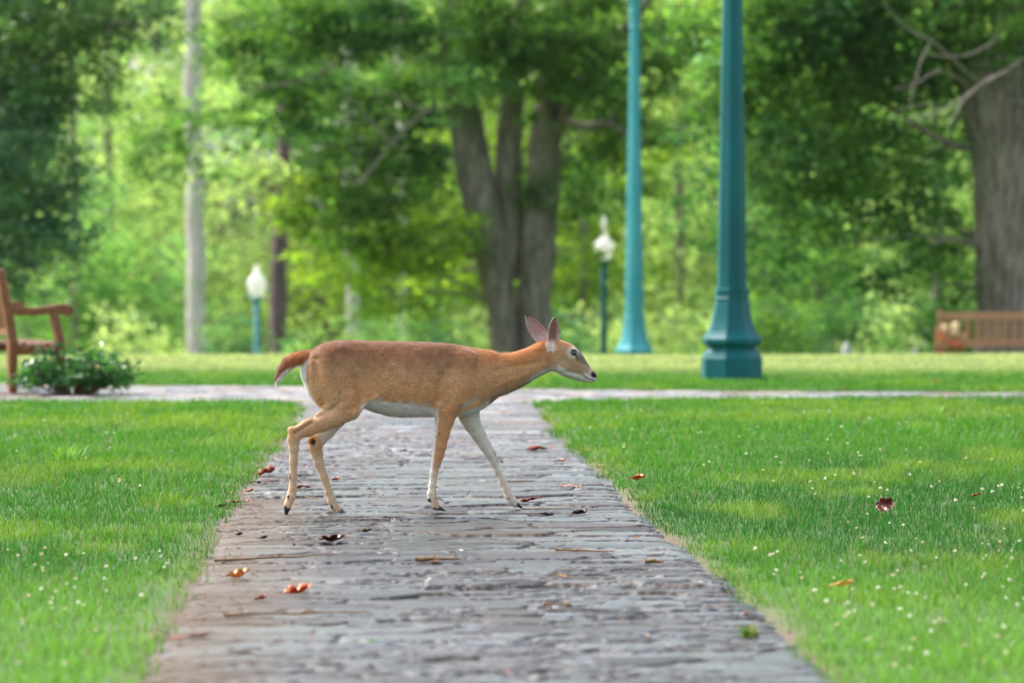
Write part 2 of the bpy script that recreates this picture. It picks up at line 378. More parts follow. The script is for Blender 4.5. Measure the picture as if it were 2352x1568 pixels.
# ------------------------------------------------------------ lawn
def build_grass():
    Vs, Cs, Fs, off = [], [], [], 0
    bands = [(9.5, 14, 2600, 0.0045), (14, 20, 2600, 0.0036), (20, 27, 1900, 0.0045), (27, 34.6, 1100, 0.007), (34.6, 42, 800, 0.009), (42, 50, 560, 0.012)]
    for y0, y1, dens, wd in bands:
        hw = 0.14*y1+1.6; N = int((y1-y0)*2*hw*dens)
        X = RNG.uniform(-hw, hw, N); Y = RNG.uniform(y0, y1, N)
        d = path_depth(X, Y)+0.24*(fbm(X*2.0, Y*1.6, seed=61)-0.5)+0.05*(vnoise(X*14, Y*14, seed=62)-0.5)
        keep = d < RNG.uniform(-0.02, 0.055, N)
        dl = np.minimum(X-edges(Y)[0], 1)
        thin = (np.abs(d) < 0.14) & (RNG.random(N) < 0.4*(Y < 19)*(X < 0)); keep &= ~thin
        clump = vnoise(X*7, Y*7, seed=64); keep &= RNG.random(N) < 0.55+0.6*clump
        keep &= ~((np.abs(X-2.25) < .3) & (np.abs(Y-39.3) < .35)) # lamp plinth
        X, Y, d = X[keep], Y[keep], d[keep]; n = len(X)
        Z = ground_z(X, Y)-0.004
        big = fbm(X*0.45, Y*0.22, seed=71); med = fbm(X*1.6, Y*0.8, seed=72)
        H = (0.030+0.030*clump[keep]+0.018*med)*RNG.uniform(0.55, 1.25, n)
        H *= 0.75+0.25*sstep(0.0, 0.3, -d)
        H = np.where(RNG.random(n) < 0.015, H*1.6, H)
        H *= 1-0.25*sstep(36, 40, Y)
        ang = RNG.uniform(0, 2*math.pi, n); la = RNG.uniform(0, 2*math.pi, n); ln = RNG.uniform(0.15, 0.9, n)*H
        wdx, wdy = np.cos(ang)*wd*0.5*RNG.uniform(0.6, 1.4, n), np.sin(ang)*wd*0.5
        bx, by = np.cos(la)*ln, np.sin(la)*ln
        P = np.empty((n, 5, 3))
        P[:, 0] = np.stack([X-wdx, Y-wdy, Z], 1); P[:, 1] = np.stack([X+wdx, Y+wdy, Z], 1)
        P[:, 2] = np.stack([X-wdx*.8+bx*.35, Y-wdy*.8+by*.35, Z+H*.62], 1); P[:, 3] = np.stack([X+wdx*.8+bx*.35, Y+wdy*.8+by*.35, Z+H*.62], 1)
        P[:, 4] = np.stack([X+bx, Y+by, Z+H], 1)
        base = lin((80, 140, 38)); yel = lin((132, 166, 50)); pale = lin((126, 178, 72)); blue = lin((52, 112, 44)); dry = lin((160, 146, 88))
        wy_ = sstep(0.52, 0.7, med)[:, None]*0.6
        band = (np.exp(-((Y-30.2-0.25*X)/0.9)**2)*0.9*sstep(-2.6, 3.5, np.abs(X)))[:, None]
        band = np.maximum(band, (np.exp(-((Y-18.6)/0.45)**2)*0.55*(X < -1.5)*sstep(0.35, 0.6, fbm(X*1.3, Y*2, seed=77)))[:, None])
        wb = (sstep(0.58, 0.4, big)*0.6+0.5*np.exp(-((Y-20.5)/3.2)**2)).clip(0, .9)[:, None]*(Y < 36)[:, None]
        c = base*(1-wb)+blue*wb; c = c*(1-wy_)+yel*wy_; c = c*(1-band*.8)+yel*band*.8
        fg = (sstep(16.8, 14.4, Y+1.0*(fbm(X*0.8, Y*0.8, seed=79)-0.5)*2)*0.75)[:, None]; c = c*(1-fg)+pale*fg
        far = (sstep(39.5, 43, Y)*0.85)[:, None]; c = c*(1-far)+lin((196, 208, 140))*far  # far lawn paler: backlit, hazy brightness put into the blade colour
        c = c*RNG.uniform(0.7, 1.3, (n, 1)); dr = (RNG.random(n) < 0.03+0.07*sstep(-0.12, 0.02, d)*(Y < 19)*(X < 0))[:, None]; c = np.where(dr, dry*RNG.uniform(.5, 1, (n, 1)), c)
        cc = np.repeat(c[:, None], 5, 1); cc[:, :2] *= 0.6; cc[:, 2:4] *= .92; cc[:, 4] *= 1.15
        b = np.arange(n)*5+off; off += 5*n
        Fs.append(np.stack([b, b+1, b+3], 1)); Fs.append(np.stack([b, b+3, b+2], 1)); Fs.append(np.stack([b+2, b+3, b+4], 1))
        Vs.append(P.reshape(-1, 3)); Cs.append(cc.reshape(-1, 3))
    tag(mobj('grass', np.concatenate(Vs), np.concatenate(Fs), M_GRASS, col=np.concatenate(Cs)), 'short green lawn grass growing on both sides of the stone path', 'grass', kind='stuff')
build_grass()
def build_clover():
    """white clover heads and their stems scattered in the lawn"""
    pts = []
    def sc(n, x0, x1, y0, y1, th=0.0):
        X = RNG.uniform(x0, x1, n); Y = RNG.uniform(y0, y1, n)
        k = (path_depth(X, Y) < -0.12) & (fbm(X*1.2, Y*0.7, seed=91) > th); pts.append(np.stack([X[k], Y[k]], 1))
    sc(220, -3.4, -1.2, 12.0, 16.9, 0.42); sc(190, 1.0, 3.4, 12.2, 17.5, 0.46); sc(60, 1.6, 3.6, 17, 22, .45); sc(200, 0.4, 5.5, 20, 33.5, 0.5); sc(60, -6, -2, 17, 33); sc(160, -8, 8, 38, 48)
    P = np.concatenate(pts); Vs, Fs, Cs, o = [], [], [], 0
    for x, y in P:
        z = float(ground_z(x, y)); h = random.uniform(0.045, 0.08); r = random.uniform(0.004, 0.0085)
        cx, cy_ = x+random.uniform(-.01, .01), y
        m = 22
        u = RNG.uniform(-0.5, 1, m); ph = RNG.uniform(0, 6.28, m); q = np.sqrt(1-u*u)
        D = np.stack([q*np.cos(ph), q*np.sin(ph), u], 1); c0 = np.array([cx, cy_, z+h])
        T = np.cross(D, RNG.standard_normal((m, 3))); T /= np.linalg.norm(T, axis=1)[:, None]
        A = c0+D*r*0.35+T*r*0.45; B = c0+D*r*0.35-T*r*0.45; C = c0+D*r*1.35
        V = np.stack([A, B, C], 1).reshape(-1, 3); F = np.arange(m*3).reshape(-1, 3)
        st = np.array([[x-.001, y, z], [x+.001, y, z], [cx, cy_, z+h]])
        Vs += [V, st]; Fs += [F+o, np.array([[0, 1, 2]])+o+m*3]; o += m*3+3
        wc = lin(random.choice([(240, 238, 225), (228, 222, 200), (232, 214, 200)]))
        Cs += [np.tile(wc, (m*3, 1)), np.tile(lin((90, 130, 60)), (3, 1))]
    tag(mobj('clover_flowers', np.concatenate(Vs), np.concatenate(Fs), M_PETAL, col=np.concatenate(Cs)), 'small white clover heads dotted through the lawn', 'clover', kind='stuff')
build_clover()
def build_debris():
    n = 4200; X = RNG.uniform(-2, 1.4, n); Y = 11+RNG.random(n)**1.2*18; d = path_depth(X, Y)
    k = (d > 0) & (RNG.random(n) < 0.22+0.8*np.exp(-(X-edges(Y)[0])/0.18)+0.25*np.exp(-d/0.1)); X, Y = X[k], Y[k]; n = len(X)
    a = RNG.uniform(0, 6.28, n); s = RNG.uniform(0.002, 0.007, n)*RNG.uniform(.5, 1.3, n); e = RNG.uniform(1, 3.5, n)
    ca, sa = np.cos(a), np.sin(a); V = np.zeros((n, 5, 3)); z = 0.004+RNG.uniform(0, .004, n)
    for i, (p, q, h) in enumerate([(-1, -.5, 0), (1, -.5, 0), (1, .5, 0), (-1, .5, 0), (0, 0, 1)]):
        V[:, i] = np.stack([X+(ca*p*e-sa*q)*s, Y+(sa*p*e+ca*q)*s, z+h*s*RNG.uniform(.5, 1.3, n)], 1)
    b = np.arange(n)*5; F = np.concatenate([np.stack([b+i, b+(i+1) % 4, b+4], 1) for i in range(4)])
    pal = np.array([lin(c) for c in [(78, 56, 40), (110, 84, 56), (56, 44, 36), (132, 92, 56), (96, 60, 40)]])
    c = np.repeat(pal[RNG.integers(0, 5, n)], 5, 0)
    tag(mobj('path_debris', V.reshape(-1, 3), F, M_FALLEN, col=c, smooth=False), 'brown crumbs of soil and bark littering the stone path', 'debris', kind='stuff')
build_debris()
def build_litter():
    n = 520; Y = 12+RNG.random(n)*18; l, r = edges(Y); left = RNG.random(n) < .72
    X = np.where(left, l+np.abs(RNG.normal(0, .22, n))-.06, np.where(RNG.random(n) < .5, r-np.abs(RNG.normal(0, .15, n))+.04, RNG.uniform(-1.1, .8, n)))
    s = RNG.uniform(.007, .02, n); a = RNG.uniform(0, 6.28, n); V = np.zeros((n, 4, 3)); z = .004+.02*(path_depth(X, Y) < 0)
    for i, (p, q, h) in enumerate([(-1, 0, .25), (0, -.5, .05), (1, 0, .4), (0, .5, .05)]): V[:, i] = np.stack([X+(np.cos(a)*p-np.sin(a)*q)*s, Y+(np.sin(a)*p+np.cos(a)*q)*s, z+h*s*RNG.uniform(.3, 1.6, n)], 1)
    b = np.arange(n)*4; F = np.concatenate([np.stack([b, b+1, b+3], 1), np.stack([b+1, b+2, b+3], 1)])
    pal = np.array([lin(c) for c in [(120, 62, 36), (92, 50, 34), (150, 96, 56), (176, 128, 84), (70, 44, 34), (150, 72, 42)]])
    tag(mobj('leaf_litter', V.reshape(-1, 3), F, M_FALLEN, col=np.repeat(pal[RNG.integers(0, 6, n)], 4, 0), smooth=False), 'scraps of brown dead leaf strewn along the path edges', 'leaf litter', kind='stuff')
build_litter()
# ------------------------------------------------------------ lamps
def tall_lamp(xD, Y, z0, mat, label):
    p = W(xD, 784, Y); k = 1/226.0
    r = thing('street_lamp', (p[0], p[1], z0), label, 'street lamp', 'tall tapered park lamp posts', rz=0.12)
    h = math.pi/8; s = 1/math.cos(h)*k
    m = MB(); m.lathe([(68*s, -0.15), (66*s, 0.01), (66*s, 50*k), (65*s, 51.5*k), (59*s, 64*k), (53*s, 70*k), (51*s, 76*k), (54*s, 79*k)], 8, rot=h); m.build('plinth', mat, r)
    m = MB(); m.lathe([(58*s, 77*k), (63*s, 82*k), (64.5*s, 86*k), (64.5*s, 94*k), (62*s, 98*k), (58*s, 101*k), (52*s, 112*k), (46*s, 130*k), (41.7*s, 150*k), (38.5*s, 170*k), (36*s, 184*k)], 8, rot=h); m.build('flared_base', mat, r)
    m = MB(); m.lathe([(35*s, 182*k), (37.5*s, 184*k), (37.5*s, 187*k), (36.2*s, 188.5*k), (36.2*s, 201*k), (37*s, 203*k), (37*s, 207*k), (33*s, 209*k)], 8, rot=h); m.build('collar', mat, r)
    m = MB(); m.lathe([(31.5*s, 0.9), (29.5*s, 1.6), (27*s, 2.4), (23.5*s, 3.3), (20*s, 4.2), (16.5*s, 5.5), (15.5*s, 5.62)], 8, rot=h); m.build('post', mat, r)
    m = MB(); m.lathe([(16*s, 5.48), (18.5*s, 5.50), (18.5*s, 5.53), (16.5*s, 5.55), (16.5*s, 5.70), (19*s, 5.73), (19*s, 5.77), (17*s, 5.8), (22*s, 5.95), (27*s, 6.0), (27*s, 6.04), (15*s, 6.06)], 16); m.build('capital', mat, r)
    m = MB(); m.lathe([(0.08, 6.05), (0.13, 6.12), (0.2, 6.3), (0.215, 6.45), (0.18, 6.62), (0.1, 6.72), (0.05, 6.78), (0.03, 6.86), (0.004, 6.9)], 24); m.build('globe', M_GLOBE, r, True)
    return r
tall_lamp(1681, 39, 0, M_TEAL, 'dark teal eight-sided lamp post rising from the grass just beyond the cross path')
tall_lamp(1457, 61, float(ground_z(W(1457, 784, 61)[0], 61)), M_TEAL_LIT, 'pale turquoise tapered lamp post with flared foot behind the grassy crest')
def small_lamp(xD, yG, Y, mat, label, finial):
    p = W(xD, yG, Y); gz = float(ground_z(p[0], Y)); t = p[2]-gz
    r = thing('globe_lamp', (p[0], Y, gz), label, 'lamp', 'small park lamps with acorn globes')
    m = MB(); m.lathe([(0.19, -0.1), (0.19, 0.25), (0.15, 0.3), (0.12, 0.45), (0.085, 0.6), (0.072, 0.8), (0.06, t-0.5), (0.058, t-0.32)], 14); m.build('post', mat, r, True)
    m = MB(); m.lathe([(0.06, t-0.34), (0.085, t-0.32), (0.085, t-0.27), (0.065, t-0.24), (0.065, t-0.12), (0.10, t-0.08), (0.125, t-0.03), (0.125, t+0.01), (0.09, t+0.02)], 14); m.build('fitter', mat, r, True)
    g = [(0.10, t), (0.135, t+0.04), (0.18, t+0.16), (0.2, t+0.27), (0.185, t+0.35), (0.13, t+0.42), (0.085, t+0.46), (0.08, t+0.50), (0.07, t+0.56), (0.03, t+0.60)]
    m = MB(); m.lathe(g, 24); m.build('globe', M_GLOBE, r, True)
    m = MB(); f = 1.0 if finial else 0.25
    m.lathe([(0.03, t+0.59), (0.05, t+0.6+0.03*f), (0.07, t+0.6+0.09*f), (0.045, t+0.6+0.15*f), (0.06, t+0.6+0.2*f), (0.03, t+0.6+0.27*f), (0.004, t+0.6+0.30*f)], 14)
    m.build('finial', M_GLOBE, r, True)
small_lamp(590, 683, 78, M_TEAL_LIT_BLUE, 'globe lamp on a pale blue post left of the deer beside a purplish trunk', False)
small_lamp(1387, 598, 78, M_TEAL, 'globe lamp with tall finial on a dark teal post near the turquoise lamp', True)

# ------------------------------------------------------------ benches
def bench_left():
    """teak armchair-style bench seen from behind its left end; local x = facing, y = along the length"""
    p = Wg(28, 902); Lr = thing('park_bench', p, 'reddish wet wooden bench with curved armrest at the left edge beside the shrub', 'bench', rz=math.radians(24))
    k = 1.0/252; Ln = 1.55
    def fr(name, fn, parent=Lr):
        m = MB(); fn(m); return m.build(name, M_WOOD, parent)
    for y in (0.0, Ln):
        fr('rear_leg', lambda m: m.sweep([(0, y, 0), (0.0, y, 0.30), (0.0, y, 0.50), (-0.035, y, 0.72), (-0.115, y, 1.14)], [0.08]*5, [0.094, 0.094, 0.105, 0.098, 0.084], up=(0, 1, 0)))
        fr('front_leg', lambda m: m.sweep([(0.47, y, 0), (0.47, y, 0.42), (0.455, y, 0.52), (0.425, y, 0.62), (0.405, y, 0.74)], [0.07]*5, [0.105, 0.115, 0.115, 0.105, 0.095], up=(0, 1, 0)))
        fr('armrest', lambda m: m.sweep([(-0.03, y, 0.765), (0.08, y, 0.757), (0.22, y, 0.75), (0.34, y, 0.765), (0.44, y, 0.775), (0.51, y, 0.768), (0.555, y, 0.752), (0.575, y, 0.742)], [0.085]*8, [0.085, 0.08, 0.074, 0.076, 0.085, 0.11, 0.10, 0.05]))
        fr('side_rail', lambda m: (m.sweep([(0.035, y, 0.385), (0.43, y, 0.385)], [0.045]*2, [0.075]*2), m.sweep([(0.035, y, 0.43), (0.12, y, 0.40), (0.35, y, 0.40), (0.44, y, 0.44)], [0.04]*4, [0.05, 0.03, 0.03, 0.05])))
    def slats(m):
        for i in range(6):
            x = 0.045+i*0.078; z = 0.47-0.035*math.sin(math.pi*(i+0.3)/6)
            m.bar((x, 0.0+0.03, z), (x, Ln-0.03, z), 0.06, 0.022)
    fr('seat', slats)
    fr('front_rail', lambda m: m.bar((0.465, 0.04, 0.40), (0.465, Ln-0.04, 0.40), 0.03, 0.09))
    def back(m):
        m.bar((-0.105, 0.04, 1.08), (-0.105, Ln-0.04, 1.08), 0.04, 0.10)
        m.bar((-0.01, 0.04, 0.56), (-0.01, Ln-0.04, 0.56), 0.035, 0.06)
        n = 15
        for i in range(n):
            y = 0.04+(Ln-0.08)*(i+0.7)/(n+0.4); m.bar((-0.014, y, 0.58), (-0.098, y, 1.04), 0.045, 0.016, up=(1, 0, 0))
    fr('backrest', back)
bench_left()
def bench_right():
    Y = 60; z0 = float(ground_z(8.2, Y)); a = W(2158, 718, Y)
    top = a[2]-z0
    r = thing('park_bench', (a[0], Y, z0), 'weathered brown slatted bench standing under the big oak at the right edge', 'bench', rz=math.radians(-3))
    Ln = 1.85
    for x in (0, Ln):
        m = MB(); m.sweep([(x, 0, -0.03), (x, 0, 0.42), (x, -0.07, top+0.04)], [0.085]*3, [0.08, 0.085, 0.07], up=(1, 0, 0)); m.build('rear_leg', M_WOOD_OLD, r)
        m = MB(); m.bar((x, 0.5, -0.03), (x, 0.5, 0.64), 0.07, 0.07, up=(0, 1, 0)); m.build('front_leg', M_WOOD_OLD, r)
        m = MB(); m.sweep([(x, -0.02, 0.66), (x, 0.25, 0.65), (x, 0.5, 0.67), (x, 0.56, 0.65)], [0.07]*4, [0.04]*4); m.build('armrest', M_WOOD_OLD, r)
    m = MB()
    for i in range(6): m.bar((0.05, 0.04+i*0.088, 0.43), (Ln-0.05, 0.04+i*0.088, 0.43), 0.065, 0.025)
    m.build('seat', M_WOOD_OLD, r)
    m = MB(); m.bar((0.05, -0.065, top-0.05), (Ln-0.05, -0.065, top-0.05), 0.04, 0.11); m.bar((0.05, -0.01, 0.5), (Ln-0.05, -0.01, 0.5), 0.04, 0.06)
    x = 0.15
    while x < Ln-0.08:
        m.bar((x, -0.012, 0.50), (x, -0.06, top-0.09), 0.08, 0.02, up=(0, 1, 0)); x += 0.145
    m.build('backrest', M_WOOD_OLD, r)
bench_right()

# ------------------------------------------------------------ leaves, shrubs, trees
def leaf_cloud(centers, crad, per, size, cols, aspect=1.9, droop=0.3, light=0.35, seed=0, flat=1.0, per_cols=None):
    r = np.random.default_rng(seed); nC = len(centers); n = nC*per
    cid = np.repeat(np.arange(nC), per)
    off = r.standard_normal((n, 3))*crad*0.55; off[:, 2] *= flat*0.7
    P = centers[cid]+off
    D = r.standard_normal((n, 3)); D[:, 2] = D[:, 2]*0.6-droop; D /= np.linalg.norm(D, axis=1)[:, None]
    N = r.standard_normal((n, 3)); N[:, 2] += 0.8; S = np.cross(D, N); S /= np.linalg.norm(S, axis=1)[:, None]; U = np.cross(S, D)
    L = size*r.uniform(0.6, 1.3, n)[:, None]; w = L/aspect/2
    A = P; B = P+D*L*0.45+S*w+U*w*0.35; C = P+D*L; E = P+D*L*0.45-S*w+U*w*0.35
    V = np.stack([A, B, C, E], 1).reshape(-1, 3)
    b = np.arange(n)*4; F = np.concatenate([np.stack([b, b+1, b+2], 1), np.stack([b, b+2, b+3], 1)])
    cols = np.array(cols); cc = cols[r.integers(0, len(cols), nC)]; c2 = cols[r.integers(0, len(cols), n)]
    c = cc[cid]*0.65+c2*0.35; c = c*(1+light*(r.random(nC)-0.5)*2)[cid][:, None]*r.uniform(0.7, 1.3, (n, 1))
    return V, F, np.repeat(c, 4, 0)
def blob_centers(c, rad, n, seed, hollow=0.35):
    r = np.random.default_rng(seed); u = r.standard_normal((n, 3)); u /= np.linalg.norm(u, axis=1)[:, None]
    q = (hollow+(1-hollow)*r.random(n)**0.6)[:, None]
    lump = 0.75+0.5*vnoise(u[:, 0]*2.2+seed, u[:, 1]*2.2, u[:, 2]*2.2, seed)[:, None]
    return np.asarray(c)+u*q*np.asarray(rad)*lump
def G(*cs): return [tuple(lin(c)) for c in cs]
COL_MID = G((78, 122, 52), (92, 136, 58), (60, 104, 50), (116, 154, 66))
COL_YEL = G((132, 166, 52), (152, 178, 62), (110, 150, 50), (92, 132, 46))
COL_DARK = G((64, 112, 62), (80, 128, 68), (54, 100, 58), (112, 152, 70))
COL_BLUE = G((74, 122, 88), (88, 138, 96), (62, 108, 80), (116, 158, 88))
COL_HAZE = G((172, 196, 128), (190, 208, 148), (156, 184, 122), (132, 168, 118))  # distance haze painted into the leaf colour
COL_FRESH = G((118, 168, 102), (138, 184, 112), (98, 150, 98), (156, 188, 108))
def tree(name, label, cat, base, limbs, blobs, bark_m, leaf=0.13, cols=COL_MID, group=None, seed=1, rough=0.05, leafmat_=None, clump=0.34, per=30, twig=True, dead=None, droop=0.3, aspect=1.9):
    """limbs: list of (points, radii) in world space; blobs: (centre, radii, clumps[, colours])"""
    base = np.array(base, float); o = thing(name, base, label, cat, group)
    parts = [tube_np(np.array(p)-base, r, 14 if max(r) > 0.15 else 7, rough, seed+i) for i, (p, r) in enumerate(limbs)]
    pts = np.concatenate([np.array(p) for p, r in limbs]); rd = np.concatenate([np.array(r) for p, r in limbs])
    rr = random.Random(seed)
    if twig:
        for c, rad, n, *_ in blobs:
            c = np.array(c, float); d = np.linalg.norm(pts-c, axis=1)+0.6*np.maximum(pts[:, 2]-c[2], 0); i = int(np.argmin(d)); s = pts[i]
            r0 = min(rd[i]*0.45, 0.045)
            for _ in range(2):
                e = c+np.array([rr.uniform(-.6, .6)*rad[0], rr.uniform(-.5, .5)*rad[1], rr.uniform(-.4, .5)*rad[2]])
                mid = (s+e)/2+np.array([rr.uniform(-.3, .3), rr.uniform(-.3, .3), rr.uniform(0, .5)])
                parts.append(tube_np(np.array([s, mid, e])-base, [r0, r0*0.6, r0*0.2], 5, 0.02, rr.randint(0, 999)))
    V, F = merge(parts); mobj('trunk', V, F, bark_m, o)
    if dead:
        V, F = merge([tube_np(np.array(p)-base, r, 6, 0.03, 5+i) for i, (p, r) in enumerate(dead)]); mobj('dead_branches', V, F, M_BARK_DEAD, o)
    Vs, Fs, Cs, of = [], [], [], 0
    for i, (c, rad, n, *cc) in enumerate(blobs):
        ce = blob_centers(np.array(c)-base, rad, n, seed*31+i)
        v, f, k = leaf_cloud(ce, clump, per, leaf, cc[0] if cc else cols, droop=droop, seed=seed*17+i, aspect=aspect, flat=.55, light=.45)
        Vs.append(v); Fs.append(f+of); Cs.append(k); of += len(v)
    mobj('crown', np.concatenate(Vs), np.concatenate(Fs), leafmat_ or M_LEAF, o, col=np.concatenate(Cs), smooth=False)
    return o
def limb(pts, Y, dy=None):
    """pts: (x, y, half width) as seen at distance Y; dy: extra depth per point"""
    s = Y/8820.0; P = []; R = []
    for i, (x, y, h) in enumerate(pts):
        q = W(x, y, Y+(dy[i] if dy else 0)); P.append(q); R.append(h*s)
    return P, R
def B(x, y, Y, rx, rz, n, cols=None, ry=None):
    """a mass of foliage centred on (x, y) at distance Y; rx, rz in metres"""
    t = (W(x, y, Y), (rx, ry or rx*0.8, rz), n); return t+((cols,) if cols else ())

# the big double-trunked tree in the middle
Yc = 74; bc = W(1196, 784, Yc); zc = float(ground_z(bc[0], Yc)); base = (bc[0], Yc, zc)
limbs = [limb([(1164, 860, 44), (1160, 800, 33), (1151, 700, 34), (1134, 600, 41), (1115, 500, 45), (1092, 400, 42), (1075, 300, 40), (1048, 150, 33), (1030, 0, 28), (1005, -300, 20), (980, -700, 8)], Yc, [0, 0, 0, 0, 0, 0, 0, -.2, -.3, -.5, -1]),
         limb([(1160, 640, 30), (1170, 560, 30), (1173, 500, 31), (1168, 400, 31), (1168, 300, 30), (1182, 200, 27), (1200, 50, 22), (1220, -300, 12)], Yc, [.15, .15, .2, .2, .3, .4, .6, 1]),
         limb([(1240, 860, 46), (1233, 800, 36), (1230, 700, 35), (1233, 600, 40), (1240, 500, 40), (1247, 400, 39), (1252, 300, 36), (1266, 200, 30), (1290, 50, 24), (1330, -300, 15), (1350, -700, 6)], Yc, [0]*8+[.3, .6, 1]),
         limb([(1196, 870, 40), (1196, 790, 30), (1200, 700, 20), (1205, 640, 10)], Yc, [.25]*4),
         limb([(1258, 330, 20), (1320, 225, 16), (1375, 150, 14), (1440, 60, 12), (1540, -60, 9)], Yc, [0, -.3, -.6, -1, -1.5]),
         limb([(1050, 110, 15), (960, 60, 9), (870, 85, 6), (770, 150, 4), (690, 190, 2)], Yc, [0, -.5, -1, -1.4, -1.8]),
         limb([(1075, 260, 10), (980, 260, 6), (900, 330, 3.5), (830, 420, 2)], Yc, [0, -.8, -1.2, -1.6]),
         limb([(1262, 260, 14), (1340, 290, 10), (1400, 285, 8), (1470, 330, 4)], Yc, [0, -.6, -.9, -1.2])]
bl = []
for x, y, n, c in [(560, 100, 60, COL_MID), (700, 60, 90, COL_MID), (620, 250, 45, COL_MID), (740, 230, 55, COL_DARK), (880, 60, 100, COL_DARK), (900, 250, 85, COL_DARK), (800, 380, 80, COL_MID), (950, 400, 80, COL_DARK),
                   (720, 480, 60, COL_YEL), (860, 510, 75, COL_MID), (980, 540, 60, COL_YEL), (780, 590, 50, COL_YEL), (900, 640, 42, COL_YEL), (1010, 620, 30, COL_YEL), (1010, 150, 50, COL_MID), (1110, 60, 80, COL_MID),
                   (1130, 150, 55, COL_FRESH), (1230, 110, 70, COL_MID), (1330, 40, 80, COL_MID), (1340, 170, 65, COL_MID), (1320, 320, 50, COL_MID), (1300, 430, 36, COL_MID), (1430, 260, 45, COL_DARK),
                   (1390, 420, 34, COL_DARK), (1500, 100, 60, COL_MID), (1470, 370, 34, COL_YEL), (470, 330, 26, COL_MID), (380, 290, 18, COL_MID), (350, 380, 12, COL_MID), (1540, 250, 30, COL_MID), (1240, 190, 14, COL_MID), (1060, 210, 18, COL_FRESH), (1390, 550, 16, COL_YEL)]:
    dy = random.uniform(-1.5, 1.5) if not 1040 < x < 1290 else random.uniform(-2.2, -1.2)
    bl.append(B(x, y, Yc+dy, 0.95, 0.75, int(n*(.85 if y < 300 else .7)), c))
for x, y, n in [(500, -200, 90), (800, -250, 110), (1150, -200, 110), (1500, -220, 110), (650, -600, 110), (1050, -650, 110), (1450, -600, 110), (850, -1000, 80), (1250, -1000, 80)]:
    bl.append(B(x, y, Yc+random.uniform(-1, 2), 2.2, 1.9, int(n*.5), COL_MID, 2.4))
tree('shade_tree', 'big shade tree whose double grey trunk stands right behind the deer', 'tree', base, limbs, bl, M_BARK, 0.15, COL_MID, seed=3, rough=0.06)

# the oak at the right edge
Yo = 63; bo = W(2330, 784, Yo); zo = float(ground_z(bo[0], Yo)); base = (bo[0], Yo, zo)
limbs = [limb([(2330, 860, 112), (2328, 790, 92), (2325, 720, 84), (2323, 600, 84), (2318, 450, 84), (2312, 330, 86), (2300, 240, 96), (2330, 120, 70), (2370, -50, 55), (2400, -300, 40), (2420, -700, 14)], Yo),
         limb([(2290, 270, 62), (2235, 170, 46), (2200, 60, 38), (2150, -80, 32), (2080, -350, 18)], Yo, [0, -.3, -.6, -.8, -1.2]),
         limb([(2260, 345, 13), (2180, 330, 8), (2110, 290, 6), (2040, 245, 4.5), (1930, 215, 3), (1830, 250, 2), (1760, 330, 1.3)], Yo, [0, -.2, -.3, -.3, -.2, 0, 0]),
         limb([(2210, 100, 20), (2090, 50, 13), (1960, 20, 9), (1800, 60, 5), (1690, 120, 3)], Yo, [0, .2, .4, .5, .6]),
         limb([(2380, 200, 24), (2450, 130, 18), (2560, 100, 12)], Yo, [0, -.8, -1.2])]
bl = []
for x, y, n, c in [(1640, 60, 50, COL_MID), (1760, 100, 90, COL_MID), (1880, 60, 100, COL_DARK), (2000, 60, 90, COL_DARK), (1720, 230, 70, COL_MID), (1850, 220, 80, COL_MID), (1970, 180, 80, COL_MID), (2080, 160, 60, COL_DARK),
                   (1640, 330, 32, COL_DARK), (1760, 370, 70, COL_DARK), (1890, 350, 80, COL_DARK), (2010, 340, 75, COL_MID), (2120, 400, 60, COL_DARK), (2160, 270, 34, COL_DARK), (1640, 470, 26, COL_DARK), (1740, 500, 48, COL_DARK), (1860, 480, 55, COL_MID), (1980, 470, 55, COL_MID),
                   (2100, 510, 55, COL_DARK), (2180, 560, 40, COL_DARK), (1840, 590, 30, COL_MID), (2000, 590, 32, COL_DARK), (2130, 640, 24, COL_MID), (2230, 60, 34, COL_MID), (2320, 60, 50, COL_MID), (1730, 620, 20, COL_DARK), (1950, -20, 60, COL_DARK), (2080, 20, 60, COL_DARK), (2180, 130, 40, COL_DARK), (2240, -30, 60, COL_DARK), (2120, 90, 40, COL_MID), (1800, 0, 60, COL_MID), (1680, 160, 40, COL_FRESH)]:
    bl.append(B(x, y, Yo+random.uniform(-1.3, 1.8) - (1.0 if x > 2200 else 0), 0.85, 0.68, int(n*(.8 if y < 250 else .58)), c))
for x, y, n in [(1750, -230, 110), (2100, -250, 110), (2450, -200, 110), (2600, 150, 60), (1900, -650, 110), (2350, -650, 110), (2700, -400, 90), (2100, -1050, 80), (2500, -1050, 70)]:
    bl.append(B(x, y, Yo+random.uniform(-1, 2), 2.0, 1.8, int(n*.5), COL_MID, 2.2))
dead = []
for pts in [[(2250, 190, 7), (2190, 140, 5.5), (2140, 95, 4.5), (2080, 65, 3.5), (2045, 25, 3), (2022, 8, 2)], [(2400, 100, 6), (2330, 150, 5), (2240, 205, 4.5), (2170, 250, 3.5), (2080, 280, 2)],
            [(2230, 210, 5), (2200, 180, 4), (2150, 165, 3), (2100, 195, 2), (2050, 205, 1.5)], [(2352, 170, 5), (2280, 175, 4), (2215, 230, 3.5), (2185, 280, 2)], [(2330, 60, 4), (2260, 110, 3.5), (2200, 130, 3), (2120, 125, 2)],
            [(2380, 240, 4), (2300, 225, 3), (2250, 190, 2.5), (2230, 150, 2)], [(2140, 95, 3), (2120, 130, 2.2), (2100, 190, 1.6), (2090, 240, 1)], [(2170, 250, 2.5), (2130, 240, 2), (2060, 250, 1.2)], [(2270, 120, 3), (2300, 60, 2), (2290, 10, 1.5)]]:
    dead.append(limb([(x_, y_, h_*.5+.3) for x_, y_, h_ in pts], Yo-1.6, [-2.2*(k_/(len(pts)-1))**.6 for k_ in range(len(pts))]))
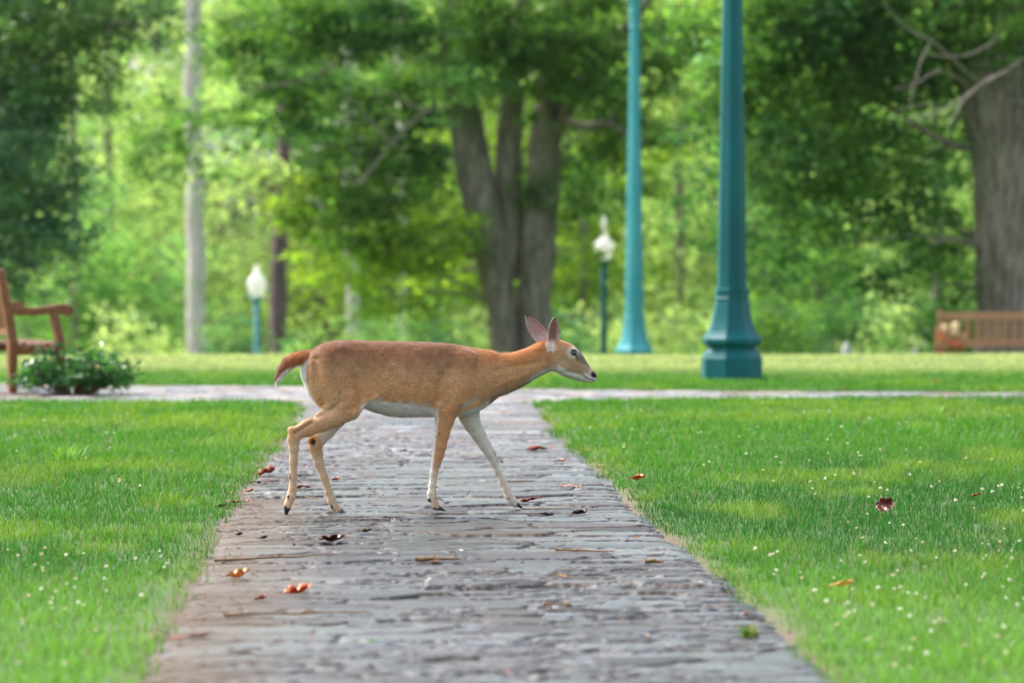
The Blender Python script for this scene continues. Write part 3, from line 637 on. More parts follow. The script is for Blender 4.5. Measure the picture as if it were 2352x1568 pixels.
tree('oak_tree', 'broad oak with bare dead twigs and a thick grey-brown trunk at the right edge', 'tree', base, limbs, bl, M_BARK, 0.14, COL_DARK, seed=5, rough=0.035, dead=dead)

# dark evergreen at the left edge
Ye = 66; be = W(-90, 784, Ye); ze = float(ground_z(be[0], Ye)); base = (be[0], Ye, ze)
bl = [B(x, y, Ye+random.uniform(-.8, .8), 0.8, 0.8, n, c) for x, y, n, c in [(20, 60, 80, COL_DARK), (130, 40, 70, COL_MID), (250, 20, 50, COL_DARK), (340, 50, 26, COL_DARK), (60, 200, 80, COL_DARK), (190, 180, 50, COL_MID), (30, 340, 90, COL_BLUE), (130, 400, 50, COL_BLUE), (40, 480, 90, COL_BLUE),
      (130, 540, 40, COL_BLUE), (20, 600, 60, COL_BLUE), (30, 680, 16, COL_FRESH), (-120, 100, 60, COL_DARK), (-140, 300, 60, COL_DARK), (-150, 500, 60, COL_BLUE), (-120, 680, 50, COL_BLUE), (60, 270, 40, COL_DARK)]]
for x, y, n in [(-150, -200, 100), (150, -220, 100), (0, -600, 100), (-100, -950, 70)]: bl.append(B(x, y, Ye+.5, 2.0, 1.8, int(n*.5), COL_DARK, 2))
tree('evergreen_tree', 'dark bluish evergreen tree crowding the left edge behind the bench', 'tree', base,
     [limb([(-90, 880, 40), (-88, 700, 30), (-85, 400, 27), (-80, 0, 22), (-70, -600, 10), (-70, -1100, 3)], Ye), limb([(-85, 300, 14), (20, 200, 9), (140, 110, 6), (260, 60, 4), (340, 60, 3)], Ye, [0, -.2, -.4, -.5, -.6])],
     bl, M_BARK, 0.12, COL_DARK, seed=8, leafmat_=M_GLOSSY_LEAF, clump=0.34, per=30)

# trees of the wood behind, each with its own trunk
def back_tree(label, x, pts, Y, bark_m, blobs, cols, seed, leaf=0.22, name='woodland_tree'):
    b = W(x, 784, Y); z = float(ground_z(b[0], Y)); l = limb(pts, Y)
    l[0][0] = np.array([l[0][0][0], Y, z-0.2])
    return tree(name, label, 'tree', (b[0], Y, z), [l], [B(bx, by, Y+random.uniform(-1.5, 2.5), rx, rz, n, c or cols) for bx, by, rx, rz, n, c in blobs], bark_m, leaf, cols, 'trees of the wood behind the lawn', seed, 0.06, clump=0.7, per=20, twig=False)
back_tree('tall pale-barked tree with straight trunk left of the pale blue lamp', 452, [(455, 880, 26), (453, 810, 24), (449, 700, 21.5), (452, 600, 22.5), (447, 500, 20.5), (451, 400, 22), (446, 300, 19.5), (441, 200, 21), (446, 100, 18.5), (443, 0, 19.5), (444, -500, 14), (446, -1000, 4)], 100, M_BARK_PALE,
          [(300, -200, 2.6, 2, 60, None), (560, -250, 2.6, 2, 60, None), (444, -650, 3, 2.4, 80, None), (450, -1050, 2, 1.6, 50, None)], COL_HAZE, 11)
back_tree('purplish dark-trunked tree just right of the pale blue lamp', 640, [(645, 880, 24), (640, 810, 21), (639, 700, 20), (642, 560, 18), (652, 400, 16), (655, 200, 14), (660, -200, 10), (660, -600, 4)], 90, M_BARK_PURPLE,
          [(600, 300, 1.6, 1.1, 40, COL_FRESH), (690, 330, 1.2, .8, 26, COL_MID), (560, 400, 1.0, .7, 22, COL_HAZE), (700, 60, 2, 1.6, 50, None), (600, -250, 2.4, 2, 60, None), (700, -600, 2.2, 2, 60, None)], COL_MID, 12)
back_tree('tree with a whitish trunk glimpsed through the foliage left of the double trunk', 802, [(812, 880, 16), (810, 700, 15), (806, 500, 15), (800, 320, 15), (802, 180, 14), (798, 60, 13), (790, -400, 8), (788, -700, 3)], 104, M_BARK_PALE,
          [(760, -200, 2.4, 2, 50, None), (850, -550, 2.4, 2, 60, None)], COL_MID, 13)
back_tree('slender pale tree showing behind the upper leaves near the double trunk', 918, [(926, 880, 10), (925, 600, 9), (920, 250, 8.5), (915, 80, 8), (912, -300, 5), (910, -600, 2)], 104, M_BARK_PALE,
          [(900, -150, 2, 1.8, 40, None), (940, -480, 2, 1.8, 50, None)], COL_MID, 14)
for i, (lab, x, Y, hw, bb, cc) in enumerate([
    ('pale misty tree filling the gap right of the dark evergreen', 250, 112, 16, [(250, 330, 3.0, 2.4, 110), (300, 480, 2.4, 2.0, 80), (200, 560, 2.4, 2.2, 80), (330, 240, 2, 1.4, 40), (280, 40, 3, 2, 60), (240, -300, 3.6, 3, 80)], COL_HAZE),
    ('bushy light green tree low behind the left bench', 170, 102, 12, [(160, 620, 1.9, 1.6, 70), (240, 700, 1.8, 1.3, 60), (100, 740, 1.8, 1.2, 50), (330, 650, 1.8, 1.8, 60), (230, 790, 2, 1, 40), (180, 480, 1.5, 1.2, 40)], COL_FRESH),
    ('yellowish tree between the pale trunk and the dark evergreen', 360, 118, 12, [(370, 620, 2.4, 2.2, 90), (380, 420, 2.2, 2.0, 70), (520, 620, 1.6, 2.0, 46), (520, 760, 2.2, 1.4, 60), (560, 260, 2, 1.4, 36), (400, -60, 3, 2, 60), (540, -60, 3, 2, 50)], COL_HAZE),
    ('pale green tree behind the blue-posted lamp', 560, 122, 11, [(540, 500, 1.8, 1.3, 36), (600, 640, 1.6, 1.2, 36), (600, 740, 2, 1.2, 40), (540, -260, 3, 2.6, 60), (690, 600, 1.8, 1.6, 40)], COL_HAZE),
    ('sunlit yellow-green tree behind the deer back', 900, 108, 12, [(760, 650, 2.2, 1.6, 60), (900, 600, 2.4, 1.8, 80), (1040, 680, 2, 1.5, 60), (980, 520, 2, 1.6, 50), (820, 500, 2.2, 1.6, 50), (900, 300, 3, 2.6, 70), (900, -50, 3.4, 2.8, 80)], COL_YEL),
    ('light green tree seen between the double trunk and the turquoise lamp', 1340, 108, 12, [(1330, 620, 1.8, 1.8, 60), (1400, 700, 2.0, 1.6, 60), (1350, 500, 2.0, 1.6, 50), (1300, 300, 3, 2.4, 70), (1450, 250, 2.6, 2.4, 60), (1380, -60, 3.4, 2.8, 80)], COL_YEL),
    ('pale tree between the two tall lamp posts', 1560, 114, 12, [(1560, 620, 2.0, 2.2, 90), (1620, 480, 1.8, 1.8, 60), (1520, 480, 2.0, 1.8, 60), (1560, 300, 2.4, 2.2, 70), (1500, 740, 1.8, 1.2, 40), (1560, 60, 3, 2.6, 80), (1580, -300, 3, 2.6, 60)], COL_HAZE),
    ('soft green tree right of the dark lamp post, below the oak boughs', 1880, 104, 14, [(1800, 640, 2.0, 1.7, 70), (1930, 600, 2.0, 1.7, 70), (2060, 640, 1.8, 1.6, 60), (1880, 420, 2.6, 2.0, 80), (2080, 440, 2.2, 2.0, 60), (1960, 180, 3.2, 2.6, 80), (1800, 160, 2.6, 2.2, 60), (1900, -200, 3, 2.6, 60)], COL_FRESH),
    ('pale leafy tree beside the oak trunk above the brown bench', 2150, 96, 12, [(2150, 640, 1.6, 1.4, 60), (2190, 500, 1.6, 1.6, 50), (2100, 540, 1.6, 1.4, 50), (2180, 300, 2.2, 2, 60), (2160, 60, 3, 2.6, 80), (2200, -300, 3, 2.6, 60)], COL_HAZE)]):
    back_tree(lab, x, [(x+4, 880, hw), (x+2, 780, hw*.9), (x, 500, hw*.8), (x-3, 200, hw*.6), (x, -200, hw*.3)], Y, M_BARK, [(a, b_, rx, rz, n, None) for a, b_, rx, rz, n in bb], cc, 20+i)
def bush(name, label, cat, x, y, Y, rx, rz, n, cols, leaf, seed, group=None, mat=None, per=26, clump=0.3, onground=True, blooms=None, stems=6):
    c = W(x, y, Y); z = float(ground_z(c[0], Y)); base = np.array([c[0], Y, z]); o = thing(name, base, label, cat, group)
    top = c[2]+rz-z; r = random.Random(seed); parts = []
    for k in range(stems):
        a = r.uniform(0, 6.28); e = np.array([math.cos(a)*rx*.6, math.sin(a)*rx*.5, top*r.uniform(.5, .85)])
        parts.append(tube_np([e*[.08, .08, 0]-[0, 0, .03], e*[.4, .4, .5], e], [0.012+rx*.012, .01+rx*.006, .004], 5, 0.03, k))
    V, F = merge(parts); mobj('stems', V, F, M_TWIG if stems < 30 else M_TWIG, o)
    ce = blob_centers([0, 0, top*0.5], (rx, rx*0.8, top*0.5), n, seed, 0.25); ce[:, 2] = np.maximum(ce[:, 2], leaf*0.4)
    v, f, k = leaf_cloud(ce, clump, per, leaf, cols, seed=seed, droop=0.1); v[:, 2] = np.maximum(v[:, 2], 0.002)
    mobj('foliage', v, f, mat or M_LEAF, o, col=k, smooth=False)
    return o, top
BG = 'bushes along the edge of the wood'
for i, (lab, x, y, Y, rx, n, cc) in enumerate([
    ('bright bluish green bush just right of the purplish trunk', 760, 745, 88, 1.4, 70, COL_FRESH), ('rounded fresh green bush above the middle of the deer back', 900, 740, 92, 1.4, 70, COL_FRESH), ('darker green bush above the deer shoulders', 985, 755, 88, 1.0, 50, COL_BLUE),
    ('yellow-green bush hugging the left side of the double trunk', 1080, 735, 90, 1.1, 60, COL_HAZE), ('dark bush above the head of the deer', 1300, 765, 84, 0.8, 50, COL_BLUE), ('pale yellow bush behind the teal globe lamp', 1395, 740, 96, 1.3, 60, COL_HAZE),
    ('light green bush between the feet of the two tall lamps', 1560, 745, 92, 1.5, 70, COL_HAZE), ('olive bush right behind the dark lamp foot', 1760, 745, 82, 1.3, 90, COL_MID), ('dark green bush midway between dark lamp and brown bench', 1900, 740, 84, 1.4, 90, COL_DARK),
    ('pale bush left of the brown bench', 2060, 750, 88, 1.2, 60, COL_HAZE), ('dark green bush against the oak trunk behind the brown bench', 2190, 720, 70, 0.8, 50, COL_DARK), ('dull green bush below the pale trunk', 430, 760, 104, 1.6, 60, COL_FRESH), ('blue-green bush left of the pale blue lamp', 540, 760, 98, 1.0, 50, COL_BLUE), ('low green bush behind the leafy shrub and bench', 130, 765, 90, 1.6, 80, COL_MID), ('hazy yellow-green bush left of the pale trunk', 290, 755, 96, 1.5, 70, COL_HAZE)]):
    bush('bush', lab, 'bush', x, y, Y, rx, 0.5 if Y > 80 else .3, n, cc, 0.17, 50+i, BG, clump=0.42)
# the glossy shrub by the left bench
def shrub():
    p = Wg(168, 905); o = thing('leafy_shrub', p, 'low glossy dark green shrub with a few orange leaves beside the left bench', 'shrub')
    r = random.Random(4); parts = []; cen = []
    for k in range(80):
        a = r.uniform(0, 6.28); q = r.uniform(.1, 1)**.6; e = np.array([math.cos(a)*0.54*q, math.sin(a)*0.38*q, (0.42-0.20*q*q)*r.uniform(.55, 1.05)])
        parts.append(tube_np([e*[.3, .3, 0], e*[.6, .6, .55], e], [.008, .006, .003], 5, .03, k)); cen.append(e)
        cen.append(e*[.85, .85, .7])
    V, F = merge(parts); mobj('stems', V, F, M_TWIG, o)
    dk = G((54, 108, 54), (70, 134, 58), (44, 94, 50), (98, 154, 64), (60, 122, 50))
    v, f, k = leaf_cloud(np.array(cen), 0.09, 15, 0.075, dk, aspect=2.0, droop=0.05, seed=4); v[:, 2] = np.maximum(v[:, 2], .004)
    w, g, h = leaf_cloud(np.array([[.2, -.2, .24], [.26, -.15, .2], [.14, -.26, .17]]), 0.05, 6, 0.07, G((214, 140, 40), (180, 170, 60), (120, 140, 50)), aspect=1.9, seed=6)
    mobj('foliage', np.concatenate([v, w]), np.concatenate([f, g+len(v)]), M_GLOSSY_LEAF, o, col=np.concatenate([k, h]), smooth=False)
shrub()
def flowers():
    p = W(2182, 800, 57.5); z = float(ground_z(p[0], 57.5)); o, top = bush('flowering_plant', 'flowering plant with pale cream blooms and reddish foliage in front of the brown bench', 'plant', 2182, 768, 57.5, 0.2, .1, 16, G((150, 84, 70), (120, 70, 50), (170, 100, 70), (110, 60, 60)), 0.09, 77, clump=.08, per=8, stems=9)
    b = np.array([p[0], 57.5, z])
    for x, y, r_, c in [(2169, 752, .065, (240, 228, 212)), (2194, 748, .062, (245, 236, 224)), (2194, 764, .06, (235, 214, 200)), (2215, 771, .045, (214, 180, 160)), (2196, 790, .05, (224, 120, 96))]:
        q = W(x, y, 57.4)-b; r = np.random.default_rng(int(x)); D = r.standard_normal((60, 3)); D /= np.linalg.norm(D, axis=1)[:, None]
        T = np.cross(D, r.standard_normal((60, 3))); T /= np.linalg.norm(T, axis=1)[:, None]
        V = np.stack([q+D*r_*.6+T*r_*.4, q+D*r_*.6-T*r_*.4, q+D*r_], 1).reshape(-1, 3)
        mobj('bloom', V, np.arange(180).reshape(-1, 3), M_GRASS, o, col=np.tile(lin(c), (180, 1)), smooth=False)
flowers()
# pale things seen beyond the crest
def boulder(x, y, Y, rx, rz, label, seed):
    c = W(x, y, Y); z = float(ground_z(c[0], Y)); h = c[2]-z+rz
    n, m = 16, 10; u, v = np.meshgrid(np.linspace(0, 2*math.pi, n, endpoint=False), np.linspace(0, math.pi, m)); r = 1+0.35*(vnoise(np.cos(u)*1.5+seed, np.sin(u)*1.5, np.cos(v)*1.5, seed)-.5)
    X = rx*r*np.sin(v)*np.cos(u); Yy = rx*r*np.sin(v)*np.sin(u)*.7; Z = h/2+h/2*np.cos(v)*r
    V = np.stack([X, Yy, Z], -1).reshape(-1, 3); i, j = np.meshgrid(np.arange(n), np.arange(m-1)); F = np.stack([j*n+i, j*n+(i+1) % n, (j+1)*n+(i+1) % n, (j+1)*n+i], -1).reshape(-1, 4)
    o = mobj('boulder', V, F, M_STONE); o.location = (c[0], Y, z); tag(o, label, 'boulder')
boulder(1945, 797, 66, 0.10, 0.09, 'small pointed whitish boulder on the crest right of the dark lamp post', 2)
boulder(2112, 766, 92, 0.3, 0.1, 'long low whitish boulder just left of the brown bench', 5)
def house():
    Y = 124; c = W(640, 600, Y); z = float(ground_z(c[0], Y)); o = thing('house', (c[0], Y, z), 'brown house with white trim boards glimpsed through the trees above the blue lamp', 'house')
    zt = W(640, 388, Y)[2]-z; hw = 2.4
    m = MB(); m.bar((-hw, 3, zt/2-.1), (hw, 3, zt/2-.1), 6, zt-.2); m.build('wall', M_HOUSE, o)
    for yy in (388, 372):
        q = W(640, yy, Y)[2]-z
        if yy == 388: m = MB(); m.bar((-hw-.2, -.06, q), (hw+.2, -.06, q), .12, .18); m.build('trim_board', M_TRIM, o)
        else: m = MB(); m.bar((-hw-.3, -.35, q+.12), (hw+.3, -.35, q+.12), .1, .18); m.build('trim_board', M_TRIM, o)
    m = MB(); V = [(-hw-.3, -.4, zt), (hw+.3, -.4, zt), (hw+.3, 6.4, zt), (-hw-.3, 6.4, zt), (-hw-.3, 3, zt+1.7), (hw+.3, 3, zt+1.7), (-hw-.3, -.4, zt+.15), (hw+.3, -.4, zt+.15), (hw+.3, 6.4, zt+.15), (-hw-.3, 6.4, zt+.15)]
    m.add(V, [[3, 2, 1, 0], [0, 1, 7, 6], [2, 3, 9, 8], [6, 7, 5, 4], [8, 9, 4, 5], [1, 2, 8, 5, 7], [3, 0, 6, 4, 9]]); m.build('roof', M_ROOF, o)
    for x in (-1.2, 0.9):
        w = MB(); w.bar((x-.5, -.03, zt-1.5), (x+.5, -.03, zt-1.5), .06, 1.1); f = w.build('window', M_TRIM, o)
        w = MB(); w.bar((x-.42, -.05, zt-1.5), (x+.42, -.05, zt-1.5), .04, .94); w.build('pane', simple('window_glass', (0.05, 0.06, 0.07), .1), f)
house()
# the far wood
def far_wood():
    Vs, Fs, Cs, o = [], [], [], 0; r = np.random.default_rng(99)
    for k in range(150):
        Y = 132+r.random()*34; x = r.uniform(-0.3, 0.3)*Y; zg = float(ground_z(x, Y)); h = r.uniform(9, 19)
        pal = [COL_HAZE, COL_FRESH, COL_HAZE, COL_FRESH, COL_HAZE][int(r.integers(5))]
        for q in range(4):
            ce = blob_centers([x+r.normal()*1.5, Y+r.normal()*1.5, zg+h*(0.12+0.25*q)], (3.6, 3, h*.2), 24, k*5+q)
            v, f, c = leaf_cloud(ce, 1.0, 11, 0.6, pal, aspect=1.4, seed=k*7+q, light=.4)
            Vs.append(v); Fs.append(f+o); Cs.append(c); o += len(v)
    tag(mobj('far_wood', np.concatenate(Vs), np.concatenate(Fs), M_LEAF, col=np.concatenate(Cs), smooth=False), 'hazy green mass of the far wood on the rising ground', 'wood', kind='stuff')
far_wood()
# ------------------------------------------------------------ the deer (traced in (u, v), metres = 1/1270, on its own vertical plane)
PSI = math.radians(11); HD = np.array([math.cos(PSI), math.sin(PSI), 0]); LT = np.array([-math.sin(PSI), math.cos(PSI), 0])
def uvD(u, v): return (750+u/2.352)/1.22449, (850+v/2.352)/1.22449
_o = uvD(650, 1395); OD = Wg(*_o); OD = np.array([OD[0], 19.93, 0.0])
def L(u, v, s=0.0):
    """image trace -> deer-local point (along, lateral, up) on the plane at lateral offset s"""
    d = ray(*uvD(u, v)); C = np.array([0, 0, CAM_H]); t = ((OD-C)@LT+s)/(d@LT); p = C+d*t-OD
    return np.array([p@HD, s, p[2]])
K = 1/1270.0*19.93/20
def build_deer():
    h = 0.0046
    lo = np.array([L(40, 700)[0], -0.21, -0.01]); hi = np.array([L(2200, 500)[0]+.02, 0.21, L(900, 200)[2]+0.06])
    n = np.ceil((hi-lo)/h).astype(int)+1
    ax = [lo[i]+h*np.arange(n[i]) for i in range(3)]
    BIG = 0.5; groups = {}
    def grp(g):
        if g not in groups: groups[g] = np.full(n, BIG, np.float32)
        return groups[g]
    def box(p, pad):
        a = np.maximum(np.floor((p.min(0)-pad-lo)/h).astype(int), 0); b = np.minimum(np.ceil((p.max(0)+pad-lo)/h).astype(int)+1, n)
        return tuple(slice(a[i], b[i]) for i in range(3))
    def smin(a, b, k):
        q = np.maximum(k-np.abs(a-b), 0)/k; return np.minimum(a, b)-q*q*k*0.25
    def cone(g, p0, p1, r0, r1, q0, q1, k):
        """tapered limb segment, in-plane radii r, lateral radii q, blended into group g"""
        A = grp(g); P = np.array([p0, p1]); pad = max(r0, r1, q0, q1)+k+0.03; sl = box(P, pad)
        X, Y, Z = np.meshgrid(ax[0][sl[0]], ax[1][sl[1]], ax[2][sl[2]], indexing='ij')
        d = p1-p0; L2 = d[0]**2+d[2]**2+1e-9
        t = np.clip(((X-p0[0])*d[0]+(Z-p0[2])*d[2])/L2, 0, 1)
        r = r0+(r1-r0)*t; q = q0+(q1-q0)*t
        dp = np.hypot(X-p0[0]-d[0]*t, Z-p0[2]-d[2]*t); ds = Y-p0[1]-d[1]*t
        e = np.sqrt((dp/r)**2+(ds/q)**2); f = (e-1)*np.where(e > 1, 0.5*(r+q), np.minimum(r, q))
        A[sl] = smin(A[sl], f.astype(np.float32), k)
    def chain(g, pts, k=0.012):
        """pts: (u, v, r px, lateral offset m, lateral radius m)"""
        Q = [(L(u, v, s), r*K, q) for u, v, r, s, q in pts]
        for a, b in zip(Q[:-1], Q[1:]): cone(g, a[0], b[0], a[1], b[1], a[2], b[2], k)
    # torso: loft of top/bottom profile
    T = np.array([(238, 425, 470, .02), (247, 385, 520, .045), (270, 348, 590, .075), (300, 320, 640, .095), (350, 284, 690, .118), (400, 263, 705, .128), (480, 249, 705, .134), (560, 250, 695, .134), (640, 254, 697, .133), (700, 256, 722, .137), (800, 257, 750, .146),
                  (900, 258, 761, .15), (1000, 260, 757, .148), (1110, 265, 758, .138), (1180, 270, 758, .126), (1250, 277, 752, .114), (1330, 295, 745, .103), (1400, 319, 718, .09), (1450, 336, 682, .078), (1490, 348, 640, .066), (1520, 372, 600, .05), (1548, 430, 520, .02)], float)
    aT = np.array([L(u, 500)[0] for u in T[:, 0]]); zt = np.array([L(u, v)[2] for u, v in T[:, (0, 1)]]); zb = np.array([L(u, v)[2] for u, v in T[:, (0, 2)]])
    A = grp('torso'); X = ax[0]; i0, i1 = np.searchsorted(X, aT[0]), np.searchsorted(X, aT[-1])
    Xs = X[i0:i1]; top = np.interp(Xs, aT, zt); bot = np.interp(Xs, aT, zb); wd = np.interp(Xs, aT, T[:, 3])
    def sm(a, m=7):
        k = np.hanning(m+2)[1:-1]; k /= k.sum(); return np.convolve(np.pad(a, m//2, 'edge'), k, 'valid')
    top, bot, wd = sm(top, 9), sm(bot, 9), sm(wd, 15)
    zc = (top+bot)/2; hz = (top-bot)/2
    Y, Z = np.meshgrid(ax[1], ax[2], indexing='ij')
    tz = (Z[None]-zc[:, None, None])/hz[:, None, None]
    wz = wd[:, None, None]*(1-0.16*np.clip(tz, 0, 1)**1.5-0.02*np.clip(-tz, 0, 1))      # narrower towards the spine
    ty = Y[None]/wz; e = (np.abs(tz)**2.25+np.abs(ty)**2.25)**(1/2.25)
    A[i0:i1] = np.minimum(A[i0:i1], ((e-1)*np.minimum(hz, wd)[:, None, None]*1.0).astype(np.float32))
    N = -1.0
    chain('neck', [(1400, 500, 170, 0, .078), (1480, 482, 142, 0, .068), (1560, 474, 122, 0, .060), (1640, 452, 107, 0, .054), (1710, 420, 96, 0, .050), (1780, 388, 90, 0, .048), (1850, 352, 95, 0, .048), (1905, 335, 92, 0, .047)], .03)
    chain('head', [(1915, 345, 90, 0, .048), (1965, 368, 103, 0, .054), (2010, 402, 97, 0, .052), (2050, 434, 78, 0, .042), (2092, 464, 60, 0, .032), (2128, 484, 46, 0, .028), (2152, 497, 33, 0, .024)], .012)
    for s in (-1, 1):
        chain('head', [(2030, 330, 28, s*.037, .014), (2046, 348, 20, s*.036, .010)], .018)      # brow over the eye
        chain('head', [(1985, 430, 42, s*.034, .016), (2040, 462, 26, s*.028, .010)], .022)      # cheek
    chain('head', [(2155, 482, 22, 0, .019), (2168, 489, 14, 0, .014)], .01)
    chain('tail', [(300, 345, 34, 0, .03), (245, 362, 42, 0, .034), (195, 375, 43, 0, .034), (150, 398, 41, 0, .032), (115, 438, 34, 0, .028), (88, 485, 23, 0, .020), (68, 538, 5, 0, .005)], .012)
    # legs: near ones at s < 0
    chain('near_front', [(1335, 400, 80, N*.062, .040), (1290, 520, 92, N*.070, .042), (1225, 640, 84, N*.076, .044), (1190, 715, 70, N*.080, .042), (1178, 775, 62, N*.082, .037), (1160, 870, 48, N*.083, .031), (1146, 950, 42, N*.083, .027), (1134, 1010, 37, N*.083, .026),
                         (1121, 1060, 30, N*.083, .021), (1107, 1130, 24, N*.083, .016), (1097, 1210, 23, N*.083, .016), (1091, 1262, 27, N*.083, .019), (1096, 1295, 25, N*.083, .018), (1112, 1330, 23, N*.083, .017), (1125, 1352, 24, N*.083, .018)])
    chain('far_front', [(1350, 480, 70, .062, .038), (1335, 620, 80, .068, .038), (1335, 740, 70, .072, .036), (1358, 800, 57, .074, .033), (1400, 870, 47, .076, .029), (1440, 935, 40, .077, .026), (1478, 1000, 34, .077, .025), (1503, 1050, 26, .077, .020), (1530, 1115, 21, .077, .016),
                        (1562, 1180, 21, .077, .016), (1588, 1235, 25, .077, .018), (1603, 1275, 27, .077, .019), (1626, 1310, 25, .077, .018), (1645, 1330, 25, .077, .018)])
    chain('near_hind', [(420, 420, 120, N*.060, .060), (450, 530, 150, N*.070, .058), (490, 630, 125, N*.078, .052), (530, 690, 92, N*.080, .044), (450, 745, 76, N*.080, .038), (365, 788, 64, N*.080, .030), (275, 830, 54, N*.080, .024), (200, 862, 42, N*.080, .021), (178, 905, 38, N*.080, .021),
                        (180, 960, 32, N*.080, .019), (178, 1050, 27, N*.080, .016), (176, 1150, 26, N*.080, .016), (172, 1235, 26, N*.080, .018), (160, 1285, 28, N*.080, .019), (143, 1330, 24, N*.080, .017), (137, 1355, 20, N*.080, .016)])
    chain('near_hind', [(158, 842, 20, N*.080, .015), (175, 880, 28, N*.080, .018)], .015)
    chain('far_hind', [(440, 480, 110, .060, .058), (500, 600, 110, .070, .050), (510, 690, 80, .074, .042), (460, 770, 60, .076, .034), (400, 850, 50, .076, .028), (345, 905, 46, .076, .025), (322, 950, 42, .076, .024), (333, 1000, 36, .076, .020), (346, 1060, 31, .076, .017),
                       (378, 1150, 26, .076, .016), (412, 1250, 24, .076, .016), (430, 1310, 27, .076, .018), (447, 1345, 27, .076, .018), (472, 1372, 24, .076, .017), (485, 1384, 20, .076, .016)])
    chain('far_hind', [(296, 908, 26, .076, .018), (320, 930, 34, .076, .02)], .015)
    # shoulder and haunch modelling on the near side is in the leg chains; blend all
    D = groups['torso'].copy()
    D = smin(D, groups['neck'], .045); D = smin(D, groups['near_hind'], .042); D = smin(D, groups['far_hind'], .028)
    D = smin(D, groups['near_front'], .022); D = smin(D, groups['far_front'], .022); D = smin(D, groups['head'], .022); D = smin(D, groups['tail'], .016)
    # muscles, creases and bones on the flanks
    Xg, Zg = np.meshgrid(ax[0], ax[2], indexing='ij'); uu, vv = uv_of(np.stack([Xg.ravel(), np.full(Xg.size, -.11), Zg.ravel()], 1))
    def ln_(pts, w, a_): return a_*np.exp(-(seg_d(uu, vv, pts)/w)**2)
    def bl_(cu, cv, ru, rv, a_): return a_*np.exp(-((uu-cu)/ru)**2-((vv-cv)/rv)**2)
    rel = ln_([(1290, 340), (1320, 560)], 50, .004)+ln_([(1205, 440), (1165, 520), (1145, 640)], 34, -.010)+bl_(1250, 560, 70, 90, .010)+bl_(650, 500, 80, 110, -.012)+ln_([(730, 620), (650, 670), (590, 740)], 20, .006)
    rel += bl_(440, 430, 120, 120, .008)+ln_([(345, 370), (350, 520), (395, 660)], 22, -.008)+ln_([(560, 420), (600, 560), (560, 650)], 30, .005)+ln_([(500, 640), (420, 720), (330, 760)], 18, -.005)+bl_(500, 292, 36, 26, .006)
    rel += ln_([(1410, 400), (1400, 480), (1425, 620)], 46, -.0045)+ln_([(1520, 450), (1700, 420), (1860, 390)], 16, -.004)+ln_([(1560, 540), (1760, 470)], 16, .003)+ln_([(1935, 350), (1925, 440)], 13, -.005)+ln_([(1975, 470), (2070, 470), (2110, 480)], 9, -.002)
    rel += ln_([(205, 858), (310, 790)], 11, -.007)+ln_([(1215, 640), (1180, 700)], 16, -.004)+bl_(900, 500, 220, 120, .005)+.0014*np.sin(uu/13.+vv/40.)*np.exp(-((uu-1000)/150)**2-((vv-530)/110)**2)+ln_([(1290, 700), (1400, 640)], 20, -.006)
    rel += .0022*(fbm(uu*.03, vv*.03, seed=12)-.5)*(vv < 760)
    D = D-(1.7*rel.reshape(Xg.shape)[:, None, :]*sstep(.012, .04, np.abs(ax[1]))[None, :, None]).astype(np.float32)
    # surface nets
    S = D < 0; nx, ny, nzz = D.shape
    def sl(a, i, j, k): return a[i:nx-1+i, j:ny-1+j, k:nzz-1+k]
    acc = np.zeros((nx-1, ny-1, nzz-1, 3), np.float32); cnt = np.zeros((nx-1, ny-1, nzz-1), np.float32)
    cs = [(i, j, k) for i in (0, 1) for j in (0, 1) for k in (0, 1)]
    for c in cs:
        for a in range(3):
            if c[a] == 0:
                c2 = list(c); c2[a] = 1
                s0, s1 = sl(S, *c), sl(S, *c2); m = s0 != s1
                d0, d1 = sl(D, *c)[m], sl(D, *c2)[m]; t = d0/(d0-d1)
                v = np.tile(np.array(c, np.float32), (len(t), 1)); v[:, a] += t; acc[m] += v; cnt[m] += 1
    act = cnt > 0; idx = np.full(act.shape, -1, np.int64); idx[act] = np.arange(act.sum())
    I = np.argwhere(act); V = lo+h*(I+acc[act]/cnt[act][:, None]); Fs = []
    for a in range(3):
        b, c = (a+1) % 3, (a+2) % 3
        s0 = S[:-1] if a == 0 else (S[:, :-1] if a == 1 else S[:, :, :-1]); s1 = S[1:] if a == 0 else (S[:, 1:] if a == 1 else S[:, :, 1:])
        E = np.argwhere(s0 != s1); ok = (E[:, b] > 0) & (E[:, c] > 0) & (E[:, b] < n[b]-1) & (E[:, c] < n[c]-1); E = E[ok]
        fl = s0[tuple(E.T)]
        def at(db, dc):
            q = E.copy(); q[:, b] += db; q[:, c] += dc; return idx[tuple(q.T)]
        q = np.stack([at(-1, -1), at(0, -1), at(0, 0), at(-1, 0)], 1); q[~fl] = q[~fl][:, ::-1]; Fs.append(q)
    F = np.concatenate(Fs); F = F[(F >= 0).all(1)]
    # a little relaxation
    for _ in range(3):
        s = np.zeros_like(V); w = np.zeros(len(V))
        for k in range(4): np.add.at(s, F[:, k], V[F[:, (k+1) % 4]]); np.add.at(w, F[:, k], 1)
        V = V*0.5+0.5*s/w[:, None]
    gi = np.clip(np.round((V-lo)/h).astype(int), 0, n-1)
    gd = {g: groups[g][tuple(gi.T)] for g in groups}
    return V, F, gd
def uv_of(V):
    """local -> trace coordinates on the middle plane (for the coat pattern)"""
    u0, v0 = 600.0, 700.0; p = L(u0, v0); pu = L(u0+1000, v0)
    return u0+(V[:, 0]-p[0])/(pu[0]-p[0])*1000-V[:, 1]*math.sin(PSI)/K, v0-(V[:, 2]-p[2])/K
